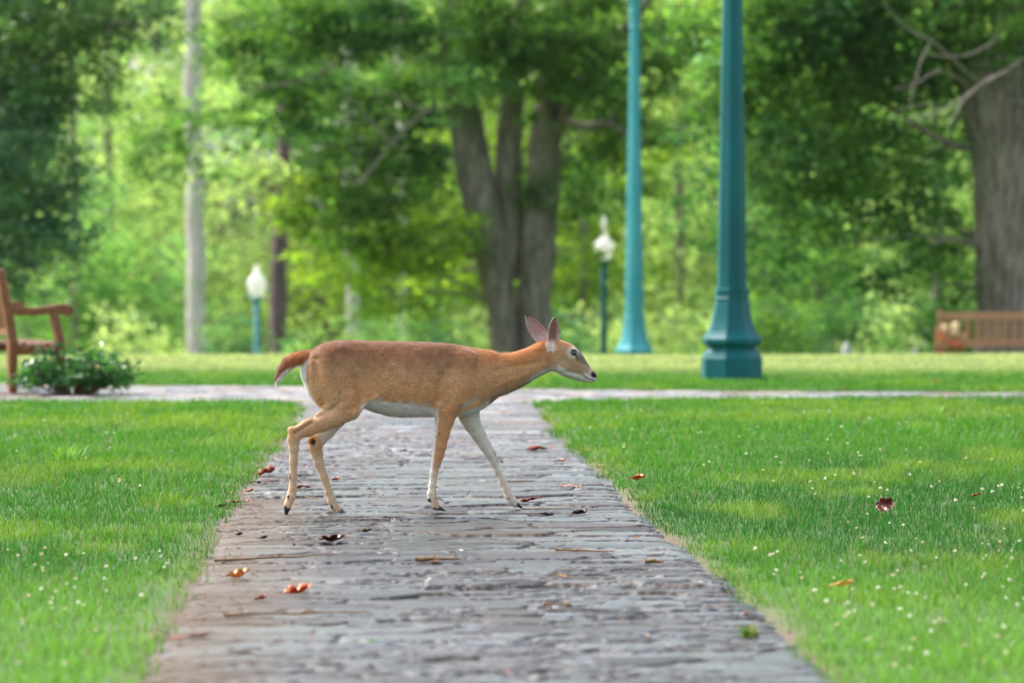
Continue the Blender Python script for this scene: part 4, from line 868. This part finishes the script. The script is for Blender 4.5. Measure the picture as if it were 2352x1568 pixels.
def seg_d(u, v, pts):
    r = np.full(u.shape, 1e9)
    for (a, b), (c, d) in zip(pts[:-1], pts[1:]):
        l2 = (c-a)**2+(d-b)**2; t = np.clip(((u-a)*(c-a)+(v-b)*(d-b))/l2, 0, 1); r = np.minimum(r, np.hypot(u-a-t*(c-a), v-b-t*(d-b)))
    return r
def coat(V, gd, Nn):
    u, v = uv_of(V); s = V[:, 1]; nz_ = fbm(u*.02, v*.02, s*20, 5)-.5
    def m(c, cc, w): w = np.clip(w, 0, 1)[:, None]; return c*(1-w)+lin(cc)*w
    back, tan, neck, cream, white = (138, 90, 60), (226, 174, 122), (200, 134, 78), (232, 212, 184), (240, 238, 235)
    c = np.tile(lin(tan), (len(V), 1))
    c = m(c, (206, 160, 116), sstep(600, 430, v+nz_*90)); c = m(c, back, sstep(500, 300, v+nz_*120)*0.9)
    c = m(c, (222, 184, 146), sstep(480, 640, v+nz_*60)*sstep(620, 420, u)*.6)
    nk = sstep(1240, 1520, u+nz_*90); c = m(c, (212, 162, 114), nk); c = m(c, neck, nk*sstep(470, 360, v+(1650-u)*.10+np.where(u > 1650, (u-1650)*.42, 0)+nz_*60))
    c = m(c, (182, 150, 124), nk*sstep(560, 640, v+(u-1500)*.42+nz_*40)*.8)
    # belly
    bl = np.interp(u, [590, 618, 640, 700, 800, 900, 1000, 1110, 1160, 1230, 1330, 1420, 1480], [790, 715, 668, 648, 652, 664, 676, 700, 735, 745, 715, 690, 690])
    wb = sstep(-9, 9, v-bl+nz_*14)*(u < 1500)*sstep(585, 640, u); c = m(c, white, wb)
    under = sstep(-.35, -.7, Nn[:, 2])*(u > 560)*(u < 1480)*(v > 560); c = m(c, white, under)
    rump = sstep(12, -8, u-np.interp(v, [330, 370, 430, 520, 600, 680], [262, 286, 276, 282, 305, 340])+nz_*16)*(v > 340)*(v < 730); c = m(c, white, rump)
    near = {}
    tot = np.zeros(len(V))
    for g in gd: near[g] = np.exp(-np.clip(gd[g]-np.min([gd[k] for k in gd], 0), 0, .1)/.006); tot += near[g]
    for g in near: near[g] = near[g]/tot
    # head
    hd = near['head']*sstep(1890, 1930, u); hc = np.tile(lin((180, 144, 110)), (len(V), 1))
    hc = m(hc, (204, 176, 148), sstep(30, 0, seg_d(u, v, [(1880, 400), (1960, 440)])-30)*.5)
    ax_ = (u-1965)*.5+(v-368)*-.87                                                  # height above the head axis
    hc = m(hc, (126, 106, 88), sstep(8, 34, ax_-np.clip(u-2040, 0, 90)*.12)*sstep(2030, 2055, u)); hc = m(hc, (172, 122, 84), sstep(60, 85, ax_)*(u <= 2040)*(u > 1930))
    hc = m(hc, (226, 222, 216), sstep(-56, -76, ax_-np.clip(u-2010, 0, 200)*.26+nz_*20)); hc = m(hc, (222, 218, 212), sstep(2095, 2120, u)*sstep(-8, -22, ax_))
    hc = m(hc, (206, 198, 190), sstep(14, 3, np.abs((u-2135)*.87+(v-478)*.5))*.6)
    ey = np.hypot(u-2028, v-342); hc = m(hc, (196, 182, 166), sstep(50, 28, ey)*.75); hc = m(hc, (40, 30, 26), sstep(24, 18, np.hypot((u-2035), (v-336)*1.05)))
    hc = m(hc, (56, 44, 38), sstep(7, 3, seg_d(u, v, [(2048, 345), (2056, 372)])))
    hc = m(hc, (226, 220, 212), sstep(44, 10, seg_d(u, v, [(1893, 280), (1898, 312)])))
    hc = m(hc, (44, 36, 34), sstep(5, 2, seg_d(u, v, [(2097, 488), (2122, 508), (2145, 518), (2170, 522)]))*.85)
    hc = m(hc, (24, 22, 24), sstep(25, 17, np.hypot((u-2174)*.9, v-488)))
    c = c*(1-hd[:, None])+hc*hd[:, None]
    throat = near['neck']*sstep(1700, 1800, u)*sstep(42, 12, np.interp(u, [1700, 1740, 1850, 1905], [540, 520, 465, 450])-v); c = m(c, (216, 208, 200), throat)
    c = m(c, (222, 216, 208), near['neck']*sstep(36, 10, seg_d(u, v, [(1882, 280), (1890, 310)])))
    # tail
    tl = near['tail']*sstep(310, 285, u); ti = np.interp(u, [60, 90, 120, 165, 210, 270], [510, 482, 446, 412, 398, 384])
    tc = m(np.tile(lin((176, 108, 60)), (len(V), 1)), (136, 86, 60), sstep(170, 110, u)); tc = m(tc, (238, 234, 228), sstep(-6, 8, v-ti+nz_*10)); c = c*(1-tl[:, None])+tc*tl[:, None]
    # legs
    w = near['near_front']*sstep(640, 700, v); lc = m(np.tile(lin((206, 152, 102)), (len(V), 1)), cream, sstep(1040, 1180, v)); cl = np.interp(v, [640, 760, 900, 1000, 1120, 1200, 1270], [1150, 1140, 1122, 1113, 1098, 1086, 1078])
    lc = m(lc, (232, 224, 212), sstep(7, -5, u-cl)); lc = m(lc, (206, 160, 116), sstep(3, 18, u-cl-22)*sstep(1030, 1100, v)*.7); c = c*(1-w[:, None])+lc*w[:, None]
    w = near['far_front']*sstep(700, 760, v)*sstep(.0, .03, s); lc = np.tile(lin((222, 214, 202)), (len(V), 1)); cl = np.interp(v, [700, 800, 900, 1000, 1200], [1440, 1450, 1482, 1506, 1590])
    lc = m(lc, (206, 160, 112), sstep(-16, 4, u-cl)*sstep(850, 930, v)*sstep(1120, 1020, v)); lc = m(lc, cream, sstep(1050, 1180, v)*.7); c = c*(1-w[:, None])+lc*w[:, None]
    w = near['near_hind']*sstep(690, 840, v); lc = m(np.tile(lin((206, 162, 118)), (len(V), 1)), (218, 188, 152), sstep(860, 980, v)); lc = m(lc, (140, 98, 66), sstep(16, 4, seg_d(u, v, [(190, 840), (260, 800), (320, 765)]))*.55)
    lc = m(lc, (198, 150, 106), sstep(14, 4, seg_d(u, v, [(200, 960), (196, 1100), (190, 1230)]))*.5); lc = m(lc, (60, 46, 40), sstep(7, 3, seg_d(u, v, [(166, 1120), (164, 1150)]))); c = c*(1-w[:, None])+lc*w[:, None]
    w = near['far_hind']*sstep(700, 800, v)*sstep(0, .02, s); lc = m(np.tile(lin((222, 214, 204)), (len(V), 1)), (206, 168, 126), sstep(20, -20, u-np.interp(v, [800, 960, 1060, 1400], [330, 372, 380, 600]))); lc = m(lc, (216, 188, 152), sstep(960, 1060, v))
    lc = m(lc, (176, 118, 66), sstep(44, 26, np.hypot(u-290, v-905))); lc = m(lc, (52, 34, 24), sstep(24, 14, np.hypot((u-306)*1.1, (v-922)*.85))); c = c*(1-w[:, None])+lc*w[:, None]
    for a, b, r in [(463, 625, 6), (500, 583, 5), (937, 655, 5), (1145, 865, 6), (1075, 560, 3), (1372, 802, 5), (1398, 890, 5), (1300, 520, 3), (1990, 380, 3)]: c = m(c, (46, 34, 28), sstep(r+2, r-1, np.hypot(u-a, v-b))*(s < 0.02))
    return c
def deer():
    V, F, gd = build_deer()
    vn = np.zeros_like(V); a = V[F[:, 2]]-V[F[:, 0]]; b = V[F[:, 3]]-V[F[:, 1]]; fn = np.cross(a, b); area = np.linalg.norm(fn, axis=1)/2
    for k in range(4): np.add.at(vn, F[:, k], fn)
    vn /= np.linalg.norm(vn, axis=1)[:, None]+1e-12
    col = coat(V, gd, vn)
    m, nn, bs, out = new_mat('deer_coat')
    at = nn.nodes.new('ShaderNodeAttribute'); at.attribute_name = 'Col'
    t = nz(nn, 55, 5, 0.7, coords(nn, 'Object', (0.5, 1, 1.6)), 0.5); t2 = nz(nn, 190, 3, .6, coords(nn, 'Object', (0.35, 1, 1.5)))
    r = ramp(nn, t.outputs[0], [(0.3, (.32, .30, .28)), (.7, (.63, .64, .66))])
    nn.links.new(mixc(nn, .55, at.outputs['Color'], r.outputs[0], 'OVERLAY'), bs.inputs['Base Color'])
    bs.inputs['Roughness'].default_value = .62; bs.inputs['Specular IOR Level'].default_value = .25; bs.inputs['Sheen Weight'].default_value = .25; bs.inputs['Sheen Roughness'].default_value = .4
    bump(nn, t2.outputs[0], bs, .35, .004)
    o = thing('deer', OD, 'tan white-bellied doe walking to the right across the stone path', 'deer', rz=PSI)
    parts = [(V, F, col)]
    # coat hairs: short slivers lying along the body, part of the same mesh
    r_ = np.random.default_rng(5); N = 210000; p = area/area.sum(); fi = r_.choice(len(F), N, p=p); w = r_.random((N, 2))
    P = (V[F[fi, 0]]*(1-w[:, :1])+V[F[fi, 1]]*w[:, :1])*(1-w[:, 1:])+(V[F[fi, 3]]*(1-w[:, :1])+V[F[fi, 2]]*w[:, :1])*w[:, 1:]
    C = (col[F[fi, 0]]+col[F[fi, 2]])/2; n0 = fn[fi]/(np.linalg.norm(fn[fi], axis=1)[:, None]+1e-12)
    u, v = uv_of(P)
    flow = np.tile([-1.0, 0, -.28], (N, 1)); leg = (v > 760) | ((v > 690) & (u < 500)); hd = u > 1900; tl = u < 290
    def turn(w, d):
        nonlocal flow
        w = np.clip(w, 0, 1)[:, None]; flow = flow*(1-w)+np.array(d)*w
    turn(sstep(760, 480, u)*sstep(330, 560, v), [-.75, 0, -.8]); turn(sstep(1380, 1600, u)*(v < 720), [-.9, 0, -.45]); turn(sstep(1060, 1300, u)*sstep(430, 620, v)*sstep(1480, 1380, u), [-.4, 0, -.9])
    turn(sstep(1860, 1920, u), [-.85, 0, .45]); turn(np.maximum(sstep(700, 780, v), sstep(650, 720, v)*sstep(540, 460, u)), [-.1, 0, -1.0]); turn(tl*(v < 560), [-.6, 0, -.8])
    flow += .30*(fbm(u*.02, v*.02, P[:, 1]*15, 44)-.5)[:, None]*np.array([0, 2, 3.0])+r_.standard_normal((N, 3))*.14
    flow -= n0*(flow*n0).sum(1)[:, None]; flow /= np.linalg.norm(flow, axis=1)[:, None]+1e-9
    ln = np.where(hd, .005, np.where(leg, .008, .017)); ln = np.where(tl & (v > 330) & (v < 570), .030, ln)*r_.uniform(.6, 1.3, N)
    ln = np.where((np.hypot(u-2033, v-336) < 30), .001, ln)
    lift = r_.uniform(.10, .30, N)
    T_ = P+flow*ln[:, None]+n0*(ln*lift)[:, None]; sd_ = np.cross(flow, n0); wd = np.where(hd, .0007, .0012)[:, None]
    A, B_ = P-n0*.001+sd_*wd, P-n0*.001-sd_*wd; HV = np.stack([A, B_, T_], 1).reshape(-1, 3)
    cl = .68+.64*fbm(u*.10, v*.16, P[:, 1]*70, 66, 3); hc = C*(cl*r_.uniform(.72, 1.32, N))[:, None]
    hc3 = np.repeat(hc, 3, 0).reshape(N, 3, 3); hc3[:, 2] = hc3[:, 2]*1.12; hc3[:, :2] *= .88
    parts_t = [(HV, np.arange(N*3).reshape(-1, 3), hc3.reshape(-1, 3))]
    # ears
    def ear(base, tip, wpx, s, sgn, roll):
        b = L(*base, s); t = L(*tip, s); t[1] += sgn*.012; ax_ = t-b; ln_ = np.linalg.norm(ax_); ax_ /= ln_
        ny = np.array([0, -1.0, 0]); face = ny*math.cos(roll)+np.array([1.0, 0, 0])*math.sin(roll); face -= ax_*(face@ax_); face /= np.linalg.norm(face); sx = np.cross(ax_, face)
        tt = np.linspace(0, 1, 22); th = np.linspace(-1, 1, 17); prof = np.interp(tt, [0, .08, .2, .35, .5, .65, .8, .9, .96, 1], [.42, .62, .86, .98, 1, .9, .66, .42, .24, .02]); Wd = wpx*K
        rows = []; 
        for layer in (0, 1):
            for i, q in enumerate(tt):
                for j in th:
                    x = math.sin(j*1.35)/math.sin(1.35)*prof[i]*Wd; dp = (math.cos(j*1.35)-math.cos(1.35))*Wd*(.95-.55*q)
                    rows.append(b+ax_*q*ln_+sx*x-face*dp-(face*.0028 if layer else 0)*(1 if abs(j) < .99 else .2))
        E = np.array(rows); nI, nJ = 22, 17; q = []
        for i in range(nI-1):
            for j in range(nJ-1):
                a0 = i*nJ+j; q.append([a0, a0+1, a0+nJ+1, a0+nJ]); q.append([a0+nI*nJ, a0+nJ+nI*nJ, a0+nJ+1+nI*nJ, a0+1+nI*nJ])
        for i in range(nI-1):
            for j in (0, nJ-1): a0 = i*nJ+j; q.append([a0, a0+nJ, a0+nJ+nI*nJ, a0+nI*nJ])
        for j in range(nJ-1): q.append([(nI-1)*nJ+j, (nI-1)*nJ+j+1, (nI-1)*nJ+j+1+nI*nJ, (nI-1)*nJ+j+nI*nJ])
        T2, H2 = np.meshgrid(tt, th, indexing='ij'); T2 = T2.ravel()[:, None]; H2 = np.abs(H2).ravel()[:, None]
        ic = lin((176, 146, 146))*(1-sstep(.55, .08, T2))+lin((228, 220, 216))*sstep(.55, .08, T2)
        if sgn < 0: ic = (lin((156, 104, 96))*(1-sstep(.3, .62, H2))+lin((196, 170, 164))*sstep(.3, .62, H2))*(1-sstep(.3, .12, T2))+lin((214, 204, 196))*sstep(.3, .12, T2)
        rim = sstep(.80, .95, H2); ic = ic*(1-rim)+lin((196, 184, 174))*rim; tp = sstep(.9, .98, T2)*.7; ic = ic*(1-tp)+lin((90, 74, 66))*tp
        ic = ic*(.8+.4*vnoise(T2*14, H2*6, seed=3))
        oc = np.tile(lin((132, 98, 74)), (len(T2), 1))*(1-sstep(.25, .05, T2))+lin((176, 150, 126))*sstep(.25, .05, T2); oc = oc*(1-rim*.7)+lin((190, 178, 166))*rim*.7
        return E, np.array(q), np.concatenate([ic, oc])
    parts.append(ear((1897, 292), (1903, 98), 47, -.034, -1, .15)); parts.append(ear((1868, 292), (1716, 88), 54, .034, 1, .12))
    # one mesh
    Vq = np.concatenate([p_[0] for p_ in parts]); Cq = np.concatenate([p_[2] for p_ in parts]); of = np.cumsum([0]+[len(p_[0]) for p_ in parts])
    Fq = np.concatenate([p_[1]+of[i] for i, p_ in enumerate(parts)])
    tri = np.concatenate([Fq[:, [0, 1, 2]], Fq[:, [0, 2, 3]], parts_t[0][1]+len(Vq)])
    mobj('body', np.concatenate([Vq, HV]), tri, m, o, col=np.concatenate([Cq, parts_t[0][2]]))
    # eyes
    em = bpy.data.materials.new('deer_eye'); em.use_nodes = True; e = em.node_tree.nodes['Principled BSDF']; e.inputs['Base Color'].default_value = (.010, .006, .005, 1); e.inputs['Roughness'].default_value = .05; e.inputs['Coat Weight'].default_value = 1
    hm = bpy.data.materials.new('hoof_horn'); hm.use_nodes = True; e = hm.node_tree.nodes['Principled BSDF']; e.inputs['Base Color'].default_value = (.014, .013, .014, 1); e.inputs['Roughness'].default_value = .22
    def ball(name, c, rx, mat):
        n1, m1 = 20, 12; uu, vv = np.meshgrid(np.linspace(0, 2*math.pi, n1, endpoint=False), np.linspace(0.001, math.pi-.001, m1))
        X = np.stack([np.sin(vv)*np.cos(uu)*rx[0], np.sin(vv)*np.sin(uu)*rx[1], np.cos(vv)*rx[2]], -1).reshape(-1, 3)+c
        i, j = np.meshgrid(np.arange(n1), np.arange(m1-1)); Fb = np.stack([j*n1+i, (j+1)*n1+i, (j+1)*n1+(i+1) % n1, j*n1+(i+1) % n1], -1).reshape(-1, 4); return X, Fb
    for s in (-1, 1):
        X, Fb = ball('eye', L(2034, 337, s*.0482), (.0142, .009, .0132), em); mobj('eye', X, Fb, em, o)
    X, Fb = ball('nose', L(2172, 488, 0), (.0085, .0145, .0115), hm); mobj('nose', X, Fb, hm, o)
    # hooves: two pointed toes each, and two dew claws
    def hoof(heel, toe, top, s, spread=.009):
        ps = []; 
        for sg in (-1, 1):
            a, b, c = L(*heel, s), L(*toe, s), L(*top, s); a[1] += sg*spread; b[1] += sg*spread*1.1; c[1] += sg*spread*.8
            d = b-a; up = c-a; up -= d*(up@d)/(d@d); hgt = np.linalg.norm(up); up /= hgt; V_, F_ = [], []
            ts = [(0, .55, .7), (.12, .85, .9), (.3, 1, 1), (.5, .80, 1), (.7, .55, .86), (.88, .32, .6), (1, .10, .22)]
            for t, hh, ww in ts:
                for k in range(10):
                    an = 2*math.pi*k/10; yy = math.cos(an)*.0085*ww; zz = (.5+.5*math.sin(an))**.8*hgt*hh
                    V_.append(a+d*t+up*zz+np.array([0, yy*(1 if math.sin(an) < .3 else .75), 0]))
            for i in range(len(ts)-1):
                for k in range(10): F_.append([i*10+k, i*10+(k+1) % 10, (i+1)*10+(k+1) % 10, (i+1)*10+k])
            V_.append(np.mean(V_[:10], 0)); V_.append(np.mean(V_[60:70], 0)); q0 = len(V_)-2
            for k in range(10): F_.append([q0, (k+1) % 10, k, k]) ; F_.append([q0+1, 60+k, 60+(k+1) % 10, 60+(k+1) % 10])
            ps.append((np.array(V_), [f if f[2] != f[3] else f[:3] for f in F_]))
        mb = MB()
        for V_, F_ in ps: mb.add(V_, F_)
        mb.build('hoof', hm, o, True)
    def claw(c0, s, d=(4, 16)):
        mb = MB()
        for sg in (-1, 1):
            c = L(*c0, s); c[1] += sg*.0135; X, Fb = ball('x', np.zeros(3), (.0072, .0065, .0115), hm); mb.add(X+c, [list(f) for f in Fb])
        mb.build('dew_claw', hm, o, True)
    hoof((1098, 1368), (1184, 1381), (1112, 1335), -.083); claw((1074, 1304), -.083)
    hoof((1618, 1338), (1694, 1366), (1640, 1305), .077); claw((1600, 1285), .077)
    hoof((112, 1345), (121, 1414), (158, 1352), -.080); claw((143, 1284), -.080)
    hoof((462, 1388), (546, 1402), (482, 1360), .076); claw((430, 1347), .076)
deer()

# ------------------------------------------------------------ fallen leaves, twigs and tufts
def outline(kind, r):
    pts = []
    n = 64
    for k in range(n):
        a = 2*math.pi*k/n; 
        if kind == 'oak':
            q = (0.62+0.30*abs(math.cos(3.5*a))**0.7*(1 if k % 2 else .96))*(1+.18*math.cos(a)); x, y = q*math.cos(a), q*.72*math.sin(a)
        elif kind == 'oval': x, y = math.cos(a), .42*math.sin(a)*(1-.25*math.cos(a))
        else: x, y = math.cos(a)*(1 if math.cos(a) > 0 else .8), .55*math.sin(a)*(1+.12*math.cos(5*a))
        pts.append((x*r, y*r))
    return pts
def fallen(xD, yD, wD, kind, c, label, curl=.5, rz=None, on=None, stand=0.0, name='fallen_leaf'):
    p = Wg(xD, yD); Y = p[1]; half = wD*1.22/8820*Y/2; curl *= 1.1; rr = random.Random(int(xD*7+yD)); rz = rr.uniform(-.4, .4) if rz is None else rz
    lawn = path_depth(np.array([p[0]]), np.array([Y]))[0] < -.1; z0 = float(ground_z(p[0], Y))+(.035 if lawn else .006)+(.03 if stand else 0)
    o = mob = None; ol = outline(kind, half); rings = 6; V = [(0, 0)]; F = []
    for q in range(1, rings+1): V += [(x*q/rings, y*q/rings) for x, y in ol]
    n = len(ol); V = np.array(V); F = [[0, 1+k, 1+(k+1) % n] for k in range(n)]
    F = [[a, b, c_] for a, b, c_ in F]; F2 = []
    for q in range(rings-1):
        for k in range(n): F2.append([1+q*n+k, 1+(q+1)*n+k, 1+(q+1)*n+(k+1) % n, 1+q*n+(k+1) % n])
    x, y = V[:, 0]/half, V[:, 1]/half
    z = half*(curl*(.55*y*y*2.2+.5*np.maximum(x, 0)**2*np.sign(curl))+.20*(fbm(x*2.2+xD, y*2.2, seed=9)-.5)*2+.05*np.abs(y)); z -= z.min()
    V3 = np.stack([V[:, 0], V[:, 1], z], 1)
    top = V3+[0, 0, .0009]; m_ = len(V3); Fa = [f for f in F+F2]; Fb = [[i+m_ for i in f] for f in Fa]; Fa = [f[::-1] for f in Fa]
    Fe = [[1+(rings-1)*n+k, 1+(rings-1)*n+(k+1) % n, 1+(rings-1)*n+(k+1) % n+m_, 1+(rings-1)*n+k+m_] for k in range(n)]
    cv = lin(c)*(0.6+.8*fbm(x*3+xD, y*3, seed=4))[:, None]; vein = np.exp(-(y/.04)**2)[:, None]*.5; cv = cv*(1-vein)+lin((170, 120, 70))*vein
    o = thing(name, (p[0], Y, z0), label, 'leaf', 'leaves fallen on the path and lawn', rz=rz); o.rotation_euler = (stand, 0, rz)
    ob = mobj('blade', np.concatenate([V3, top]), Fa+Fb+Fe, M_FALLEN, o, col=np.concatenate([cv, cv]))
    Vt, Ft = tube_np([(-half*.75, 0, z[0]*.6), (-half*1.1, half*.05, z[0]*.6+half*.1), (-half*1.4, half*.12, half*.22)], [.0016, .0013, .001], 5)
    mobj('stalk', Vt, Ft, M_TWIG, o)
DR, RD, OR, RU, TN, BR = (92, 42, 28), (144, 62, 38), (188, 96, 40), (150, 78, 46), (206, 158, 92), (84, 54, 38)
for a in [(757, 1246, 58, 'oak', DR, 'large dark red-brown curled leaf with upright stalk below the far hind hoof', .75), (678, 1366, 62, 'oak', OR, 'curled orange-brown leaf, the largest in the near left of the path', .8), (597, 1381, 30, 'other', RD, 'small folded dark red leaf left of the big orange one', 1.1),
          (542, 1330, 52, 'oak', TN, 'yellow-tan lobed leaf with upturned tips near the left edge of the path', .9), (603, 1239, 24, 'other', BR, 'small crumpled brown leaf on the sandy left side of the path', .9), (548, 1231, 20, 'other', BR, 'tiny dark brown crumpled leaf nearest the lawn on the sandy strip', 1.0),
          (553, 1158, 56, 'oval', RU, 'long flat rusty leaf at the left lawn edge before the hind hooves', .25), (571, 1132, 24, 'other', (168, 104, 64), 'rounded light brown leaf leaning on the grass at the left path edge', 1.0), (609, 1112, 56, 'oval', DR, 'thin dark red sliver of a leaf by the left grass edge', .1), (609, 1093, 44, 'oak', RU, 'curled rusty leaf heaped at the left edge behind the near hind leg', .9),
          (697, 1124, 44, 'oval', RD, 'red leaf lying between the two hind legs', .35), (771, 1105, 18, 'other', OR, 'small orange leaf tip right of the far hind leg', 1.2), (1240, 1036, 54, 'oval', RD, 'orange-red leaf farthest up the path, right of the far front leg', .4), (1316, 1120, 52, 'oval', (176, 128, 112), 'pale pinkish leaf on the right half of the path', .25),
          (1222, 1154, 46, 'oval', RD, 'glossy red leaf just right of the far front hoof', .5), (1243, 1186, 56, 'oval', DR, 'flat dark red leaf just below the twig at the far front hoof', .15), (1327, 1183, 40, 'oak', BR, 'dull brown lobed leaf right of the flat dark red leaf', .5), (1284, 1063, 26, 'other', (190, 160, 130), 'small pale tan leaf in the right middle of the path', .6),
          (1462, 1116, 40, 'other', OR, 'orange leaf resting in the grass on the right lawn edge', .7), (1464, 1237, 11, 'other', (214, 130, 30), 'tiny bright orange leaf scrap on the right side of the path', .6), (2030, 1192, 46, 'oak', (92, 22, 20), 'dark red oak leaf standing up in the right lawn', .6), (2242, 1156, 22, 'other', (140, 70, 50), 'small reddish brown leaf deep in the grass at far right', .8),
          (1928, 1366, 56, 'other', (214, 150, 96), 'tan-orange leaf half hidden in the near right grass', .6), (2146, 884, 14, 'other', (210, 130, 30), 'small orange leaf on the lawn beyond the cross path', .6), (840, 1224, 30, 'oak', (96, 84, 50), 'greenish brown crumpled leaf in the middle of the path below the deer', .7), (1287, 1328, 24, 'other', TN, 'small tan leaf fragment on the near right paving', .3),
          (927, 1038, 18, 'other', DR, 'small dark red-brown leaf on the path under the belly', .7), (945, 1039, 9, 'other', RD, 'tiny red leaf beside the small dark one under the belly', .7), (1345, 1037, 22, 'oval', (204, 160, 96), 'light tan leaf at the right path edge level with the front knees', .5), (1384, 1073, 22, 'other', (196, 132, 116), 'pinkish leaf at the right path edge by the lawn corner', .5),
          (506, 1168, 26, 'other', BR, 'dark curled leaf lodged at the left lawn edge', .9), (460, 1465, 44, 'other', (130, 80, 60), 'blurred brown leaf at the near left path edge', .5), (400, 1472, 34, 'other', (176, 120, 100), 'blurred pinkish brown leaf in the near left grass edge', .4), (1000, 1293, 22, 'other', (150, 104, 66), 'brown leaf scrap beside the short thick twig', .4)]:
    stand = 1.1 if a[0] == 2030 else 0
    fallen(a[0], a[1], a[2], a[3], a[4], a[5], a[6], stand=stand)
def twig(x0, y0, x1, y1, r, label, seed, br=1):
    a, b = Wg(x0, y0), Wg(x1, y1); rr = random.Random(seed); o = thing('twig', ((a+b)/2)+[0, 0, .004], label, 'twig', 'twigs dropped on the path'); c = (a+b)/2; n = 7; P = []
    d = (b-a)/np.linalg.norm(b-a); s = np.array([-d[1], d[0], 0]); Ln = np.linalg.norm(b-a)
    for i in range(n): P.append(a-c+(b-a)*i/(n-1)+s*rr.uniform(-.03, .03)*Ln+[0, 0, r+rr.uniform(0, .004)])
    V, F = tube_np(P, [r*(1-.6*i/(n-1))*rr.uniform(.85, 1.2) for i in range(n)], 7, .08, seed); mobj('stem', V, F, M_TWIG, o)
    for k in range(br):
        q = P[rr.randint(2, n-2)]; e = q+d*Ln*.12+s*Ln*.07*rr.choice((-1, 1))+[0, 0, .01]; V, F = tube_np([q, (q+e)/2+[0, 0, .004], e], [r*.6, r*.4, r*.25], 5, .05, seed+k); mobj('side_shoot', V, F, M_TWIG, o)
for a in [(490, 1293, 770, 1278, .006, 'long thin tan twig reaching in from the left edge of the path', 1, 2), (955, 1292, 1058, 1290, .010, 'short thick dark-ended twig near the middle of the path', 2, 1), (1276, 1267, 1411, 1271, .0055, 'crooked brown twig on the right part of the path below the front hooves', 3, 2), (1482, 1296, 1524, 1297, .011, 'stubby brown stick near the right lawn edge', 4, 0),
          (515, 1420, 851, 1410, .006, 'long blurred twig in the near left foreground', 5, 2), (1199, 1173, 1316, 1172, .004, 'thin twig touching the far front hoof', 6, 1), (1167, 1109, 1230, 1107, .0045, 'thin twig behind the far front leg', 7, 0), (702, 1144, 756, 1153, .0035, 'slender twig leaning toward the far hind hoof', 8, 0), (1249, 1394, 1314, 1394, .006, 'pale blurred twig in the near right part of the path', 9, 1), (1310, 1187, 1352, 1178, .003, 'hair-thin twig by the brown lobed leaf', 10, 0)]: twig(*a)
def tuft(x, y, w, h, n, cols, label, seed, spread=1.0):
    p = Wg(x, y); r = np.random.default_rng(seed); half = w/8820*p[1]/2; z0 = float(ground_z(p[0], p[1])) if path_depth(np.array([p[0]]), np.array([p[1]]))[0] < 0 else -.005
    o = thing('grass_tuft', (p[0], p[1], z0), label, 'grass tuft'); X = r.normal(0, half*.35, n); Y = r.normal(0, half*.35, n); an = r.uniform(0, 6.28, n); H = h*r.uniform(.45, 1.1, n); ln = H*r.uniform(.3, 1.1, n)*spread
    wx, wy = np.cos(an+1.57)*.0028, np.sin(an+1.57)*.0028; bx, by = np.cos(an)*ln, np.sin(an)*ln; V = np.empty((n, 5, 3)); zz = np.zeros(n)
    V[:, 0] = np.stack([X-wx, Y-wy, zz], 1); V[:, 1] = np.stack([X+wx, Y+wy, zz], 1); V[:, 2] = np.stack([X-wx*.8+bx*.4, Y-wy*.8+by*.4, H*.7], 1); V[:, 3] = np.stack([X+wx*.8+bx*.4, Y+wy*.8+by*.4, H*.7], 1); V[:, 4] = np.stack([X+bx, Y+by, H], 1)
    b = np.arange(n)*5; F = np.concatenate([np.stack([b, b+1, b+3], 1), np.stack([b, b+3, b+2], 1), np.stack([b+2, b+3, b+4], 1)]); cc = np.array(cols)[r.integers(0, len(cols), n)]*r.uniform(.7, 1.25, (n, 1)); mobj('blades', V.reshape(-1, 3), F, M_GRASS, o, col=np.repeat(cc, 5, 0))
tuft(150, 1062, 90, .13, 110, G((130, 176, 60), (110, 160, 50)), 'taller light green grass tuft in the left lawn', 1, 1.3)
tuft(1722, 1462, 46, .05, 90, G((84, 140, 50), (110, 150, 60), (150, 130, 70)), 'small grass tuft sprouting between the stones near the right edge', 2)
tuft(856, 1474, 20, .02, 16, G((70, 130, 40), (100, 170, 60)), 'tiny green sprig on the blurred near paving', 3)
tuft(2140, 955, 90, .11, 90, G((110, 160, 60), (130, 170, 70)), 'taller grass tuft in the far part of the right lawn', 5, 1.2)


# ------------------------------------------------------------ thin summer haze
def haze():
    m = bpy.data.materials.new('haze'); m.use_nodes = True; n = m.node_tree; n.nodes.clear()
    v = n.nodes.new('ShaderNodeVolumePrincipled'); out = n.nodes.new('ShaderNodeOutputMaterial'); n.links.new(v.outputs[0], out.inputs['Volume'])
    v.inputs['Color'].default_value = (.93, .97, .92, 1); v.inputs['Density'].default_value = 0.00006
    x, y0, y1, z0, z1 = 425, -65, 705, -12, 42
    V = [(-x, y0, z0), (x, y0, z0), (x, y1, z0), (-x, y1, z0), (-x, y0, z1), (x, y0, z1), (x, y1, z1), (-x, y1, z1)]
    tag(mobj('haze', V, np.array([[3, 2, 1, 0], [4, 5, 6, 7], [0, 1, 5, 4], [1, 2, 6, 5], [2, 3, 7, 6], [3, 0, 4, 7]]), m, smooth=False), 'thin pale haze in the air between the trees', 'haze', kind='stuff')
haze()
